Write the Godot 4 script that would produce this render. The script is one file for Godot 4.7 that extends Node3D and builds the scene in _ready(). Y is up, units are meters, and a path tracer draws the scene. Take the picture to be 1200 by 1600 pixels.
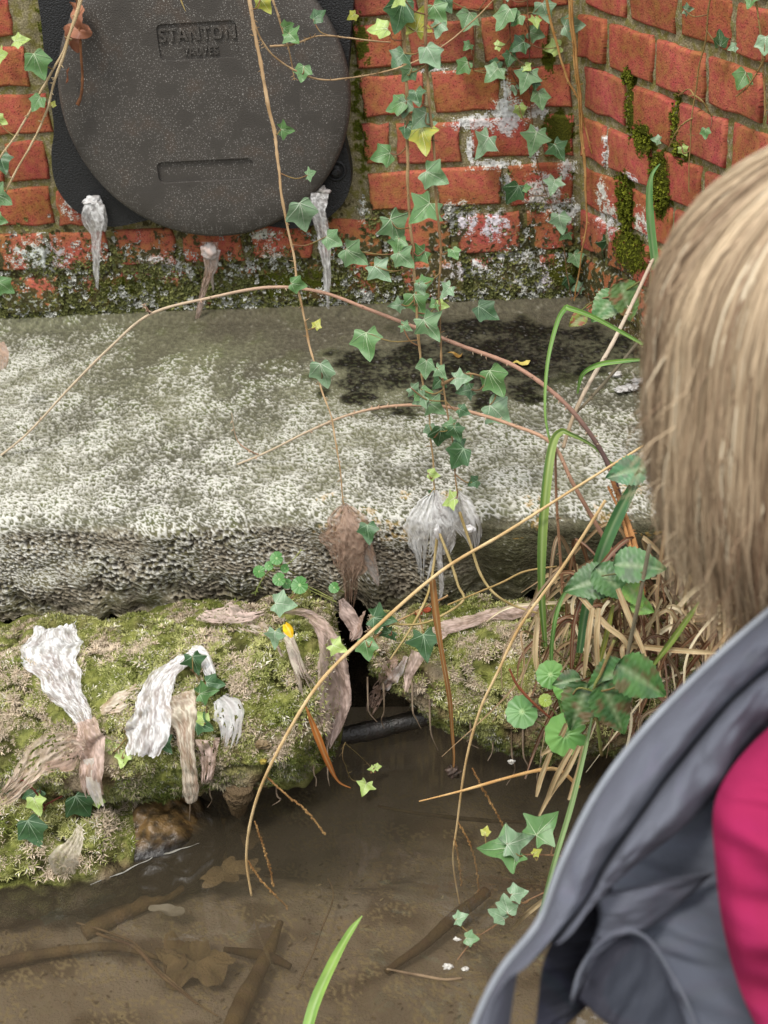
extends Node3D

# A stream side: an iron flap valve in a red brick headwall, a crusted concrete ledge, mossy stones hung with
# soaked tissue, ivy and dry grass, shallow brown water, and a person crouching on the near bank.

const WATER := -0.36
const STONES := {"left": {"e": 2.2, "k": [[-1.200, -0.250, 0.720, 0.085, 0.140], [-0.750, -0.253, 0.725, 0.085, 0.145], [-0.600, -0.253, 0.730, 0.088, 0.150], [-0.480, -0.250, 0.735, 0.092, 0.152], [-0.380, -0.247, 0.730, 0.100, 0.152], [-0.250, -0.243, 0.715, 0.108, 0.145], [-0.190, -0.247, 0.710, 0.108, 0.130], [-0.155, -0.252, 0.700, 0.095, 0.090], [-0.142, -0.255, 0.700, 0.045, 0.040], [-0.140, -0.255, 0.700, 0.003, 0.003]]}, "right": {"e": 2.2, "k": [[-0.108, -0.222, 0.640, 0.003, 0.003], [-0.105, -0.222, 0.645, 0.035, 0.040], [-0.080, -0.226, 0.650, 0.046, 0.070], [-0.030, -0.238, 0.655, 0.058, 0.095], [0.050, -0.256, 0.660, 0.085, 0.110], [0.150, -0.262, 0.665, 0.092, 0.120], [0.300, -0.262, 0.660, 0.100, 0.120], [0.500, -0.260, 0.660, 0.100, 0.120]]}, "low": {"e": 2.4, "k": [[-1.100, -0.385, 0.885, 0.085, 0.085], [-0.620, -0.378, 0.890, 0.085, 0.080], [-0.520, -0.373, 0.885, 0.085, 0.080], [-0.440, -0.378, 0.880, 0.080, 0.075], [-0.400, -0.390, 0.870, 0.060, 0.055], [-0.385, -0.395, 0.870, 0.003, 0.003]]}, "wet": {"e": 2.2, "k": [[-0.520, -0.405, 0.840, 0.003, 0.003], [-0.500, -0.405, 0.840, 0.060, 0.060], [-0.400, -0.400, 0.845, 0.075, 0.075], [-0.340, -0.405, 0.840, 0.065, 0.065], [-0.310, -0.410, 0.835, 0.045, 0.045], [-0.300, -0.410, 0.830, 0.003, 0.003]]}}
const GROUPS := {"tissue": "soaked tissue caught along the stream", "stone": "stones at the water's edge", "ivy": "ivy growing over the wall and the stones", "grass blade": "green grass blades", "straw stalk": "straw stalks over the water", "bramble cane": "bramble canes over the ledge", "bramble leaves": "bramble leaves by the straw", "stick": "sunken sticks", "twig": "twigs in the stream", "leaf": "fallen leaves", "dead leaf": "dead grass blades", "pebble": "pebbles on the left stone", "brick wall": "red brick walls"}
var used := {}
var rng := RandomNumberGenerator.new()
var nz := FastNoiseLite.new()          # broad, smooth
var nf := FastNoiseLite.new()          # fine fbm
var nc := FastNoiseLite.new()          # cell borders
var nd := FastNoiseLite.new()          # round cells
var M := {}

func V(x: float, y: float, z: float) -> Vector3:
	return Vector3(x, y, z)

func rf(a: float, b: float) -> float:
	return rng.randf_range(a, b)

func lin(hex: String, k := 1.0) -> Color:
	var c := Color(hex).srgb_to_linear()
	return Color(c.r * k, c.g * k, c.b * k)

func ss(a: float, b: float, x: float) -> float:
	return smoothstep(a, b, x)

# ---------------------------------------------------------------- naming and describing
func numbered(called: String) -> String:
	var n: int = used.get(called, 0)
	used[called] = n + 1
	return called if n == 0 else "%s_%03d" % [called, n]

func tag(o: Node, label: String, category: String, group := "") -> void:
	o.set_meta("label", label)
	o.set_meta("category", category)
	if group == "":
		group = GROUPS.get(category, "")
	if group != "":
		o.set_meta("group", group)

func thing(called: String, label: String, category: String, group := "", at := Vector3.ZERO) -> Node3D:
	var o := Node3D.new()
	o.name = numbered(called)
	add_child(o, true)
	o.position = at
	tag(o, label, category, group)
	return o

func part(called: String, mesh: Mesh, m: Material, parent: Node) -> MeshInstance3D:
	var o := MeshInstance3D.new()
	o.name = numbered(called) if parent == self else next_of(parent, called)
	o.mesh = mesh
	o.material_override = m
	parent.add_child(o, true)
	if parent != self:
		o.position = -base_of(parent)
	return o

func next_of(parent: Node, called: String) -> String:
	var key := "n_" + called
	var n: int = parent.get_meta(key, 0)
	parent.set_meta(key, n + 1)
	return called if n == 0 else "%s_%03d" % [called, n]

func base_of(p: Node) -> Vector3:
	var at := Vector3.ZERO
	while p != self:
		at += p.position
		p = p.get_parent()
	return at

# ---------------------------------------------------------------- mesh buffer
class Buf:
	var v := PackedVector3Array()
	var n := PackedVector3Array()
	var c := PackedColorArray()
	var uv := PackedVector2Array()
	var ix := PackedInt32Array()
	var has_uv := false

	func add(p: Vector3, col := Color.WHITE, t := Vector2.ZERO) -> int:
		v.append(p)
		c.append(col)
		uv.append(t)
		return v.size() - 1

	func tri(a: int, b: int, d: int) -> void:
		ix.append(a)
		ix.append(b)
		ix.append(d)

	func quad(a: int, b: int, d: int, e: int) -> void:
		tri(a, b, d)
		tri(a, d, e)

	# a face with corners of its own, so its edges stay sharp
	func face(p: Array, col := Color.WHITE) -> void:
		var at := v.size()
		for q in p:
			add(q, col, Vector2(q.x, q.y))
		for i in range(1, p.size() - 1):
			tri(at, at + i, at + i + 1)

	# rows x cols grid of vertices that were added row by row from `at`
	func grid(at: int, rows: int, cols: int, flip := false, wrap := false) -> void:
		for r in rows - 1:
			for k in (cols if wrap else cols - 1):
				var k2 := (k + 1) % cols
				var a := at + r * cols + k
				var b := at + r * cols + k2
				var d := at + (r + 1) * cols + k2
				var e := at + (r + 1) * cols + k
				if flip:
					quad(a, e, d, b)
				else:
					quad(a, b, d, e)

	func done() -> ArrayMesh:
		n.resize(v.size())
		n.fill(Vector3.ZERO)
		for i in range(0, ix.size(), 3):
			var a := v[ix[i]]
			var g := (v[ix[i + 2]] - a).cross(v[ix[i + 1]] - a)
			n[ix[i]] += g
			n[ix[i + 1]] += g
			n[ix[i + 2]] += g
		for i in n.size():
			n[i] = n[i].normalized() if n[i].length_squared() > 1e-24 else Vector3.UP
		var s := []
		s.resize(Mesh.ARRAY_MAX)
		s[Mesh.ARRAY_VERTEX] = v
		s[Mesh.ARRAY_NORMAL] = n
		s[Mesh.ARRAY_COLOR] = c
		s[Mesh.ARRAY_TEX_UV] = uv
		s[Mesh.ARRAY_INDEX] = ix
		var m := ArrayMesh.new()
		m.add_surface_from_arrays(Mesh.PRIMITIVE_TRIANGLES, s)
		return m

func smooth_path(p: Array, steps := 6) -> PackedVector3Array:
	var out := PackedVector3Array()
	var n := p.size()
	for i in n - 1:
		var p0: Vector3 = p[maxi(i - 1, 0)]
		var p1: Vector3 = p[i]
		var p2: Vector3 = p[i + 1]
		var p3: Vector3 = p[mini(i + 2, n - 1)]
		for s in steps:
			out.append(p1.cubic_interpolate(p2, p0, p3, float(s) / steps))
	out.append(p[n - 1])
	return out

func ease_list(a: Array, t: float) -> float:
	var f := clampf(t, 0, 1) * (a.size() - 1)
	var i := mini(int(f), a.size() - 2)
	var w := f - i
	w = w * w * (3 - 2 * w)
	return lerpf(a[i], a[i + 1], w)

# a round stem along a path; radii as a list spread over its length
func tube(b: Buf, p: PackedVector3Array, radii: Array, col: Color, col2: Color, sides := 6, knob := 0.0, flat := 1.0, flat_dir := Vector3.ZERO) -> void:
	var at := b.v.size()
	var side := Vector3.ZERO
	for i in p.size():
		var d := (p[mini(i + 1, p.size() - 1)] - p[maxi(i - 1, 0)]).normalized()
		if flat_dir != Vector3.ZERO:
			side = d.cross(flat_dir).normalized()
		elif side == Vector3.ZERO:
			side = d.cross(V(0.3, 0.2, 0.9)).normalized()
		else:
			side = (side - d * side.dot(d)).normalized()
		var up := side.cross(d)
		var t := float(i) / (p.size() - 1)
		var r := ease_list(radii, t)
		if knob > 0.0:
			r *= 1.0 + knob * nz.get_noise_3dv(p[i] * 900.0)
		var cc := col.lerp(col2, clampf(0.5 + 0.9 * nz.get_noise_3dv(p[i] * 300.0 + V(7, 3, 1)), 0, 1))
		for k in sides:
			var a := TAU * k / sides
			b.add(p[i] + (side * cos(a) + up * sin(a) * flat) * r, cc)
	b.grid(at, p.size(), sides, false, true)
	var e := b.add(p[p.size() - 1], col)
	var s := b.add(p[0], col)
	var last := at + (p.size() - 1) * sides
	for k in sides:
		b.tri(last + k, last + (k + 1) % sides, e)
		b.tri(at + (k + 1) % sides, at + k, s)

# ---------------------------------------------------------------- the stones' shape, shared by what is draped on them
func knot(s: Dictionary, x: float) -> Array:
	var k: Array = s.k
	for i in k.size() - 1:
		if x >= k[i][0] and x <= k[i + 1][0]:
			var t: float = (x - k[i][0]) / (k[i + 1][0] - k[i][0])
			return [lerpf(k[i][1], k[i + 1][1], t), lerpf(k[i][2], k[i + 1][2], t), lerpf(k[i][3], k[i + 1][3], t), lerpf(k[i][4], k[i + 1][4], t)]
	return []

func off_stone(p: Vector3, gap: float) -> Vector3:
	for key in STONES:
		var s: Dictionary = STONES[key]
		var k := knot(s, p.x)
		if k.is_empty() or k[2] < 0.02:
			continue
		var e: float = s.e
		var dy: float = p.y - k[0]
		var dz: float = p.z - k[1]
		var d := pow(pow(absf(dy) / k[2], e) + pow(absf(dz) / k[3], e), 1.0 / e)
		var want: float = 1.0 + (gap + 0.006 + stone_bump(p) * 0.8) / ((k[2] + k[3]) * 0.5)
		if d < want and d > 0.2:
			p.y = k[0] + dy * want / d
			p.z = k[1] + dz * want / d
	return p

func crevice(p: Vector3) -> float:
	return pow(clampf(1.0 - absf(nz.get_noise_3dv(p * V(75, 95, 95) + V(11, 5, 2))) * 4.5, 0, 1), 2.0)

func stone_bump(p: Vector3) -> float:
	return 0.018 * nz.get_noise_3dv(p * 90.0) + 0.009 * nz.get_noise_3dv(p * 260.0 + V(50, 0, 0)) - 0.011 * crevice(p)

# ---------------------------------------------------------------- materials
func mat(rough := 0.85, spec := 0.3, back := 0.0, bump := 0.0, bump_tex: Texture2D = null, per_metre := 12.0) -> StandardMaterial3D:
	var m := StandardMaterial3D.new()
	m.vertex_color_use_as_albedo = true
	m.roughness = rough
	m.metallic_specular = spec
	m.cull_mode = BaseMaterial3D.CULL_DISABLED
	if back > 0.0:
		m.backlight_enabled = true
		m.backlight = Color(back, back, back)
	if bump > 0.0:
		m.heightmap_enabled = true
		m.heightmap_scale = bump
		m.heightmap_texture = bump_tex
		m.uv1_triplanar = true
		m.uv1_world_triplanar = true
		m.uv1_scale = Vector3.ONE * per_metre
	return m

func grain(freq: float, octaves: int, cellular := false, sd := 3) -> ImageTexture:
	var f := FastNoiseLite.new()
	f.seed = sd
	f.frequency = freq
	f.noise_type = FastNoiseLite.TYPE_CELLULAR if cellular else FastNoiseLite.TYPE_SIMPLEX_SMOOTH
	f.fractal_type = FastNoiseLite.FRACTAL_FBM
	f.fractal_octaves = octaves
	return ImageTexture.create_from_image(f.get_seamless_image(512, 512))

func field(w: int, h: int, freq: float, octaves: int, sd: int, kind := 0) -> PackedByteArray:
	var f := FastNoiseLite.new()
	f.seed = sd
	f.frequency = freq
	f.fractal_type = FastNoiseLite.FRACTAL_FBM if octaves > 1 else FastNoiseLite.FRACTAL_NONE
	f.fractal_octaves = octaves
	f.noise_type = FastNoiseLite.TYPE_SIMPLEX_SMOOTH
	if kind == 1:
		f.noise_type = FastNoiseLite.TYPE_CELLULAR
		f.cellular_return_type = FastNoiseLite.RETURN_DISTANCE
	return f.get_image(w, h).get_data()

func sky_and_camera() -> void:
	var cam := Camera3D.new()
	cam.name = "camera"
	add_child(cam)
	cam.fov = 2.0 * rad_to_deg(atan(800.0 / 2323.0))
	cam.position = V(0.128, 0.945, 2.29)
	cam.basis = Basis(Vector3.UP, deg_to_rad(7.0)) * Basis(Vector3.RIGHT, deg_to_rad(-30.0)) * Basis(Vector3.BACK, deg_to_rad(-4.8))
	cam.near = 0.05
	cam.far = 300.0
	var att := CameraAttributesPhysical.new()
	att.frustum_focal_length = 12.0 * 2323.0 / 800.0
	att.frustum_focus_distance = 1.98
	att.exposure_aperture = 4.8
	cam.attributes = att      # the focal length above sets a vertical view of 38 degrees
	cam.current = true
	var we := WorldEnvironment.new()
	we.name = "world_environment"
	var e := Environment.new()
	e.background_mode = Environment.BG_SKY
	var sm := ProceduralSkyMaterial.new()
	sm.sky_top_color = Color(0.97, 0.98, 1.0)
	sm.sky_horizon_color = Color(0.42, 0.44, 0.44)
	sm.sky_curve = 0.45
	sm.ground_bottom_color = Color(0.13, 0.13, 0.11)
	sm.ground_horizon_color = Color(0.3, 0.3, 0.27)
	sm.sky_energy_multiplier = 1.25
	var sky := Sky.new()
	sky.sky_material = sm
	e.sky = sky
	e.tonemap_mode = Environment.TONE_MAPPER_LINEAR
	e.tonemap_exposure = 1.66
	e.sdfgi_enabled = true
	e.ssao_enabled = true
	e.ssil_enabled = true
	we.environment = e
	add_child(we)
	var sun := DirectionalLight3D.new()
	sun.name = "sun"
	sun.light_energy = 0.5
	sun.light_angular_distance = 12.0
	sun.light_color = Color(1.0, 0.98, 0.95)
	sun.shadow_enabled = true
	add_child(sun)
	sun.look_at_from_position(V(-1.0, 3.6, 1.6), Vector3.ZERO)

func _ready() -> void:
	sky_and_camera()
	rng.seed = 4711
	nz.seed = 5
	nz.frequency = 0.1
	nz.noise_type = FastNoiseLite.TYPE_SIMPLEX_SMOOTH
	nz.fractal_type = FastNoiseLite.FRACTAL_FBM
	nz.fractal_octaves = 2
	nf.seed = 9
	nf.frequency = 0.1
	nf.fractal_type = FastNoiseLite.FRACTAL_FBM
	nf.fractal_octaves = 4
	nc.seed = 21
	nc.frequency = 0.1
	nc.noise_type = FastNoiseLite.TYPE_CELLULAR
	nc.fractal_type = FastNoiseLite.FRACTAL_NONE
	nc.cellular_return_type = FastNoiseLite.RETURN_DISTANCE2_SUB
	nc.cellular_jitter = 1.0
	nd.seed = 33
	nd.frequency = 0.1
	nd.noise_type = FastNoiseLite.TYPE_CELLULAR
	nd.fractal_type = FastNoiseLite.FRACTAL_NONE
	nd.cellular_return_type = FastNoiseLite.RETURN_DISTANCE
	var g1 := grain(0.03, 4)
	var g2 := grain(0.05, 3, true, 8)
	M.stone = mat(0.9, 0.25, 0.0, 0.5, g1, 14.0)
	M.wet = mat(0.4, 0.5, 0.0, 0.12, g1, 14.0)
	M.ledge = mat(0.92, 0.2, 0.0, 0.16, g1, 22.0)
	M.bed = mat(0.9, 0.2, 0.0, 0.2, g1, 12.0)
	M.iron = mat(0.62, 0.35, 0.0, 0.12, g2, 9.0)
	M.tissue = mat(0.6, 0.35, 0.6, 0.05, g1, 60.0)
	M.tissue.transparency = BaseMaterial3D.TRANSPARENCY_ALPHA
	M.leaf = mat(0.42, 0.45, 0.35)
	M.stem = mat(0.75, 0.3, 0.0, 0.1, g1, 60.0)
	M.blade = mat(0.5, 0.4, 0.4)
	M.moss = mat(0.9, 0.15, 0.3)
	M.hair = mat(0.55, 0.35, 0.35)
	M.jacket = mat(0.72, 0.3, 0.0, 0.05, g1, 25.0)
	M.fleece = mat(0.9, 0.2, 0.0, 0.06, g1, 40.0)
	M.skin = mat(0.6, 0.4)
	ground_and_water()
	walls()
	ledge()
	stones()
	valve()
	stream_litter()
	wipes()
	ivy()
	brambles_and_grass()
	small_things()
	person()

# ---------------------------------------------------------------- ground, stream bed, water
func bed_height(x: float, z: float) -> float:
	var p := V(x, 0, z)
	var y := -0.452 + 0.012 * nz.get_noise_3dv(p * 40.0) + 0.005 * nf.get_noise_3dv(p * 220.0)
	y -= 0.11 * ss(0.90, 0.72, z + 0.04 * nz.get_noise_3dv(p * 25.0))
	var bank := ss(1.205, 1.34, z + 0.05 * nz.get_noise_3dv(p * 30.0))
	y = lerpf(y, -0.285 + 0.02 * nz.get_noise_3dv(p * 60.0) + 0.008 * nf.get_noise_3dv(p * 300.0), bank)
	var right := ss(0.13, 0.30, x + 0.05 * nz.get_noise_3dv(p * 35.0) - 0.25 * ss(0.85, 1.1, z)) * ss(0.45, 0.62, z)
	y = lerpf(y, -0.26 + 0.03 * nz.get_noise_3dv(p * 60.0) + 0.01 * nf.get_noise_3dv(p * 300.0), right)
	return y

func spaced(stops: Array) -> PackedFloat32Array:
	var out := PackedFloat32Array()
	for i in stops.size() - 1:
		var n: int = stops[i][1]
		for k in n:
			out.append(lerpf(stops[i][0], stops[i + 1][0], float(k) / n))
	out.append(stops[stops.size() - 1][0])
	return out

func ground_and_water() -> void:
	var b := Buf.new()
	b.face([V(-60, -0.64, -60), V(60, -0.64, -60), V(60, -0.64, 60), V(-60, -0.64, 60)], lin("5f5a3c", 0.6))
	part("ground", b.done(), M.bed, self).set_meta("kind", "structure")
	b = Buf.new()
	var xs := spaced([[-6.0, 24], [-0.85, 330], [0.32, 60], [1.1, 20], [3.0]])
	var zs := spaced([[0.3, 10], [0.55, 190], [1.24, 40], [1.5, 30], [4.0]])
	for z in zs:
		for x in xs:
			var p := V(x, 0, z)
			var y := bed_height(x, z)
			var a := clampf(0.5 + 0.75 * nf.get_noise_3dv(p * 60.0), 0, 1)
			var c := lin("6f5f49", 0.58).lerp(lin("877760", 0.62), a)
			c = c.lerp(lin("4a3a27", 0.6), ss(0.1, 0.45, nz.get_noise_3dv(p * 75.0 + V(9, 0, 4))) * 0.7)
			if nc.get_noise_3dv(p * 1100.0) < -0.86 and nz.get_noise_3dv(p * 180.0) > 0.0:
				c = lin("94805c", 0.5)
			if y > WATER - 0.02:
				c = c.lerp(lin("3c3020", 0.5).lerp(lin("57492f", 0.7), a), ss(WATER - 0.02, WATER + 0.02, y))
			b.add(V(x, y, z), c)
	b.grid(0, zs.size(), xs.size())
	part("stream_bed", b.done(), M.bed, self).set_meta("kind", "structure")
	b = Buf.new()
	b.face([V(-6, WATER, 0.3), V(1.3, WATER, 0.3), V(1.3, WATER, 1.55), V(-6, WATER, 1.55)])
	var w := StandardMaterial3D.new()
	w.transparency = BaseMaterial3D.TRANSPARENCY_ALPHA
	w.albedo_color = Color(0.40, 0.36, 0.29, 0.19)
	w.roughness = 0.03
	w.heightmap_enabled = true
	w.heightmap_scale = 0.25
	w.heightmap_texture = grain(0.006, 2, false, 31)
	w.uv1_triplanar = true
	w.uv1_world_triplanar = true
	w.uv1_scale = Vector3.ONE * 1.2
	part("water", b.done(), w, self).set_meta("kind", "structure")

# ---------------------------------------------------------------- brick walls
# what has settled on a wall: white salt and green moss in blotches given as [place, radius, strength]
func blot(list: Array, x: float, y: float) -> float:
	var s := 0.0
	for q in list:
		var dx: float = (x - q[0].x) / q[1]
		var dy: float = (y - q[0].y) / (q[2] if q.size() > 3 else q[1])
		s = maxf(s, (1.2 - (dx * dx + dy * dy)) * q[-1])
	return s

# the same, sampled every 4 mm for a whole wall
func blot_map(list: Array, x0: float, y1: float, w: int, h: int) -> PackedFloat32Array:
	var out := PackedFloat32Array()
	out.resize(w * h)
	for r in h:
		for k in w:
			out[r * w + k] = blot(list, x0 + k * 0.004, y1 - r * 0.004)
	return out

func wall_maps(x0: float, y1: float, w: int, h: int, white: Array, moss: Array, base_at: float, sd: int) -> Array:
	var fa := field(w, h, 0.012, 3, sd)
	var fb := field(w, h, 0.06, 3, sd + 1)
	var fc := field(w, h, 0.3, 2, sd + 2)
	var fd := field(w, h, 0.16, 1, sd + 3, 1)
	var cw := w / 4 + 1
	var wm := blot_map(white, x0, y1, cw, h / 4 + 1)
	var gm := blot_map(moss, x0, y1, cw, h / 4 + 1)
	var brick := PackedByteArray()
	var mortar := PackedByteArray()
	var high := PackedByteArray()
	brick.resize(w * h * 3)
	mortar.resize(w * h * 3)
	high.resize(w * h)
	var i := 0
	for r in h:
		var y := y1 - r * 0.001
		for k in w:
			var x := x0 + k * 0.001
			var a := fa[i] / 255.0
			var m := fb[i] / 255.0
			var f := fc[i] / 255.0
			var d := fd[i] / 255.0
			var br := V(0.665 + 0.15 * (a - 0.5), 0.385 + 0.13 * (m - 0.5), 0.285 + 0.10 * (a - 0.5)) * (0.84 + 0.28 * f)
			var mo := V(0.56, 0.52, 0.40) * (0.62 + 0.6 * f)
			mo = mo.lerp(V(0.42, 0.40, 0.19), ss(0.35, 0.75, m) * 0.75)
			mo = mo.lerp(V(0.62, 0.59, 0.50), ss(0.62, 0.8, f) * 0.6)
			if f > 0.74 and m < 0.58:
				br *= 0.5
			elif f < 0.2:
				br = br.lerp(V(0.78, 0.56, 0.42), 0.4)
			var rise := 0.35 + 0.3 * f
			# damp grime at the foot of the wall
			var g := ss(base_at + 0.075, base_at - 0.055, y + (a - 0.5) * 0.16 + (m - 0.5) * 0.20)
			if g > 0.0:
				var dirt := V(0.30, 0.28, 0.18).lerp(V(0.38, 0.38, 0.20), ss(0.45, 0.7, m))
				dirt = dirt.lerp(V(0.40, 0.30, 0.18), ss(0.55, 0.8, a) * 0.7) * (0.65 + 0.6 * f)
				if d > 0.55 and m > 0.36:
					dirt = dirt.lerp(V(0.66, 0.67, 0.63), 0.85)
					rise += 0.35 * g
				br = br.lerp(dirt, ss(0.34, 0.72, g))
				mo = mo.lerp(dirt, ss(0.12, 0.45, g))
				rise += 0.3 * g * m
			var s := wm[(r / 4) * cw + k / 4]
			if s > 0.0:
				var q := ss(0.5, 0.75, s + (m - 0.5) * 1.5 + (f - 0.5) * 1.1)
				var wc := V(0.92, 0.92, 0.90) * (0.78 + 0.3 * d)
				br = br.lerp(wc, q)
				mo = mo.lerp(wc, minf(1.0, q * 1.6))
				rise += q * 0.5 * d
			s = gm[(r / 4) * cw + k / 4]
			if s > 0.0:
				var q := ss(0.45, 0.7, s + (m - 0.5) * 1.2 + (f - 0.5) * 0.5)
				var gc := V(0.20, 0.22, 0.06).lerp(V(0.34, 0.36, 0.10), f)
				br = br.lerp(gc, q)
				mo = mo.lerp(gc, q)
				rise += q * 0.4 * f
			brick[i * 3] = int(clampf(br.x, 0, 1) * 255)
			brick[i * 3 + 1] = int(clampf(br.y, 0, 1) * 255)
			brick[i * 3 + 2] = int(clampf(br.z, 0, 1) * 255)
			mortar[i * 3] = int(clampf(mo.x, 0, 1) * 255)
			mortar[i * 3 + 1] = int(clampf(mo.y, 0, 1) * 255)
			mortar[i * 3 + 2] = int(clampf(mo.z, 0, 1) * 255)
			high[i] = int(clampf(rise, 0, 1) * 255)
			i += 1
	var hm := ImageTexture.create_from_image(Image.create_from_data(w, h, false, Image.FORMAT_L8, high))
	var out := []
	for px in [brick, mortar]:
		var t := mat(0.92, 0.22)
		t.albedo_texture = ImageTexture.create_from_image(Image.create_from_data(w, h, false, Image.FORMAT_RGB8, px))
		t.heightmap_enabled = true
		t.heightmap_scale = 0.28
		t.heightmap_texture = hm
		t.texture_repeat = false
		out.append(t)
	return out

# one brick laid in the wall's own axes: o + d * x + up * y + n * out, with worn uneven arrises
func lay_brick(parent: Node, m: Material, o: Vector3, d: Vector3, n: Vector3, r: Rect2, span: Rect2, chip := 0.0028) -> void:
	var b := Buf.new()
	var proud := rf(-0.002, 0.0035)
	var tone := rf(0.78, 1.08)
	var c := Color(tone, tone * rf(0.9, 1.06), tone * rf(0.9, 1.08))
	var rings := []
	var loop := []
	for k in 12:
		var e := [Vector2(0, 0), Vector2(0.33, 0), Vector2(0.66, 0), Vector2(1, 0), Vector2(1, 0.35), Vector2(1, 0.68), Vector2(1, 1), Vector2(0.66, 1), Vector2(0.33, 1), Vector2(0, 1), Vector2(0, 0.66), Vector2(0, 0.33)][k] as Vector2
		loop.append(r.position + e * r.size + Vector2(rf(-chip, chip), rf(-chip, chip)))
	var mid := r.get_center()
	for ring in [[0.0045, 0.0], [0.0015, -0.0012], [0.0, -0.0045], [0.0, -0.022]]:
		var at := b.v.size()
		for q in loop:
			var to: Vector2 = q + Vector2(signf(mid.x - q.x), signf(mid.y - q.y)) * float(ring[0])
			b.add(o + d * to.x + Vector3.UP * to.y + n * (proud + ring[1]), c, Vector2((to.x - span.position.x) / span.size.x, (span.end.y - to.y) / span.size.y))
		rings.append(at)
	var mi := b.add(o + d * mid.x + Vector3.UP * mid.y + n * (proud + 0.0008), c, Vector2((mid.x - span.position.x) / span.size.x, (span.end.y - mid.y) / span.size.y))
	for k in 12:
		var k2 := (k + 1) % 12
		b.tri(mi, rings[0] + k2, rings[0] + k)
		for q in 3:
			b.quad(rings[q] + k, rings[q] + k2, rings[q + 1] + k2, rings[q + 1] + k)
	part("brick", b.done(), m, parent)

func mortar_bed(parent: Node, m: Material, o: Vector3, d: Vector3, n: Vector3, r: Rect2, span: Rect2) -> void:
	var b := Buf.new()
	var nx := int(r.size.x / 0.004)
	var ny := int(r.size.y / 0.004)
	for j in ny + 1:
		for i in nx + 1:
			var to := r.position + r.size * Vector2(float(i) / nx, float(j) / ny)
			var q := o + d * to.x + Vector3.UP * to.y
			b.add(q + n * (-0.0055 + 0.0022 * nf.get_noise_3dv(q * 500.0) + 0.002 * nz.get_noise_3dv(q * 150.0)), Color.WHITE, Vector2((to.x - span.position.x) / span.size.x, (span.end.y - to.y) / span.size.y))
	b.grid(0, ny + 1, nx + 1, true)
	# the wall's body behind its face
	var f: Array = []
	for e in [[r.position.x, r.position.y], [r.end.x, r.position.y], [r.end.x, r.end.y], [r.position.x, r.end.y]]:
		f.append(o + d * e[0] + Vector3.UP * e[1])
	for k in 4:
		var k2 := (k + 1) % 4
		b.face([f[k] - n * 0.005, f[k2] - n * 0.005, f[k2] - n * 0.22, f[k] - n * 0.22])
	b.face([f[0] - n * 0.22, f[1] - n * 0.22, f[2] - n * 0.22, f[3] - n * 0.22])
	part("mortar", b.done(), m, parent)

func scatter(parent: Node, called: String, mesh: Mesh, m: Material, t: Array, c: Array) -> void:
	var mm := MultiMesh.new()
	mm.transform_format = MultiMesh.TRANSFORM_3D
	mm.use_colors = true
	mm.mesh = mesh
	mm.instance_count = t.size()
	for i in t.size():
		mm.set_instance_transform(i, t[i])
		mm.set_instance_color(i, c[i])
	var o := MultiMeshInstance3D.new()
	o.name = called
	o.multimesh = mm
	o.material_override = m
	o.set_meta("kind", "stuff")
	parent.add_child(o, true)
	if parent != self:
		o.position = -base_of(parent)

func upright(at: Vector3, n: Vector3, size: float) -> Transform3D:
	var side := n.cross(V(rf(-1, 1), rf(-1, 1), rf(-1, 1))).normalized()
	return Transform3D(Basis(side, n, side.cross(n)).scaled(Vector3.ONE * size), at)

# a sprig of narrow curling leaflets standing on the xz plane, about one unit tall
func sprig(blades: int, width: float, curl: float) -> ArrayMesh:
	var b := Buf.new()
	for k in blades:
		var a := TAU * k / blades + rf(-0.5, 0.5)
		var out := V(cos(a), 0, sin(a))
		var side := V(-sin(a), 0, cos(a)) * width
		var lean := rf(0.3, 1.0)
		var p0 := out * 0.12
		var p1 := out * (0.2 + lean * 0.3) + V(0, rf(0.4, 0.7), 0)
		var p2 := p1 + out * lean * curl + V(0, rf(-0.1, 0.35), 0)
		var at := b.add(p0 - side * 0.6)
		b.add(p0 + side * 0.6)
		b.add(p1 + side)
		b.add(p1 - side)
		b.add(p2)
		b.quad(at, at + 1, at + 2, at + 3)
		b.tri(at + 3, at + 2, at + 4)
	return b.done()

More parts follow.
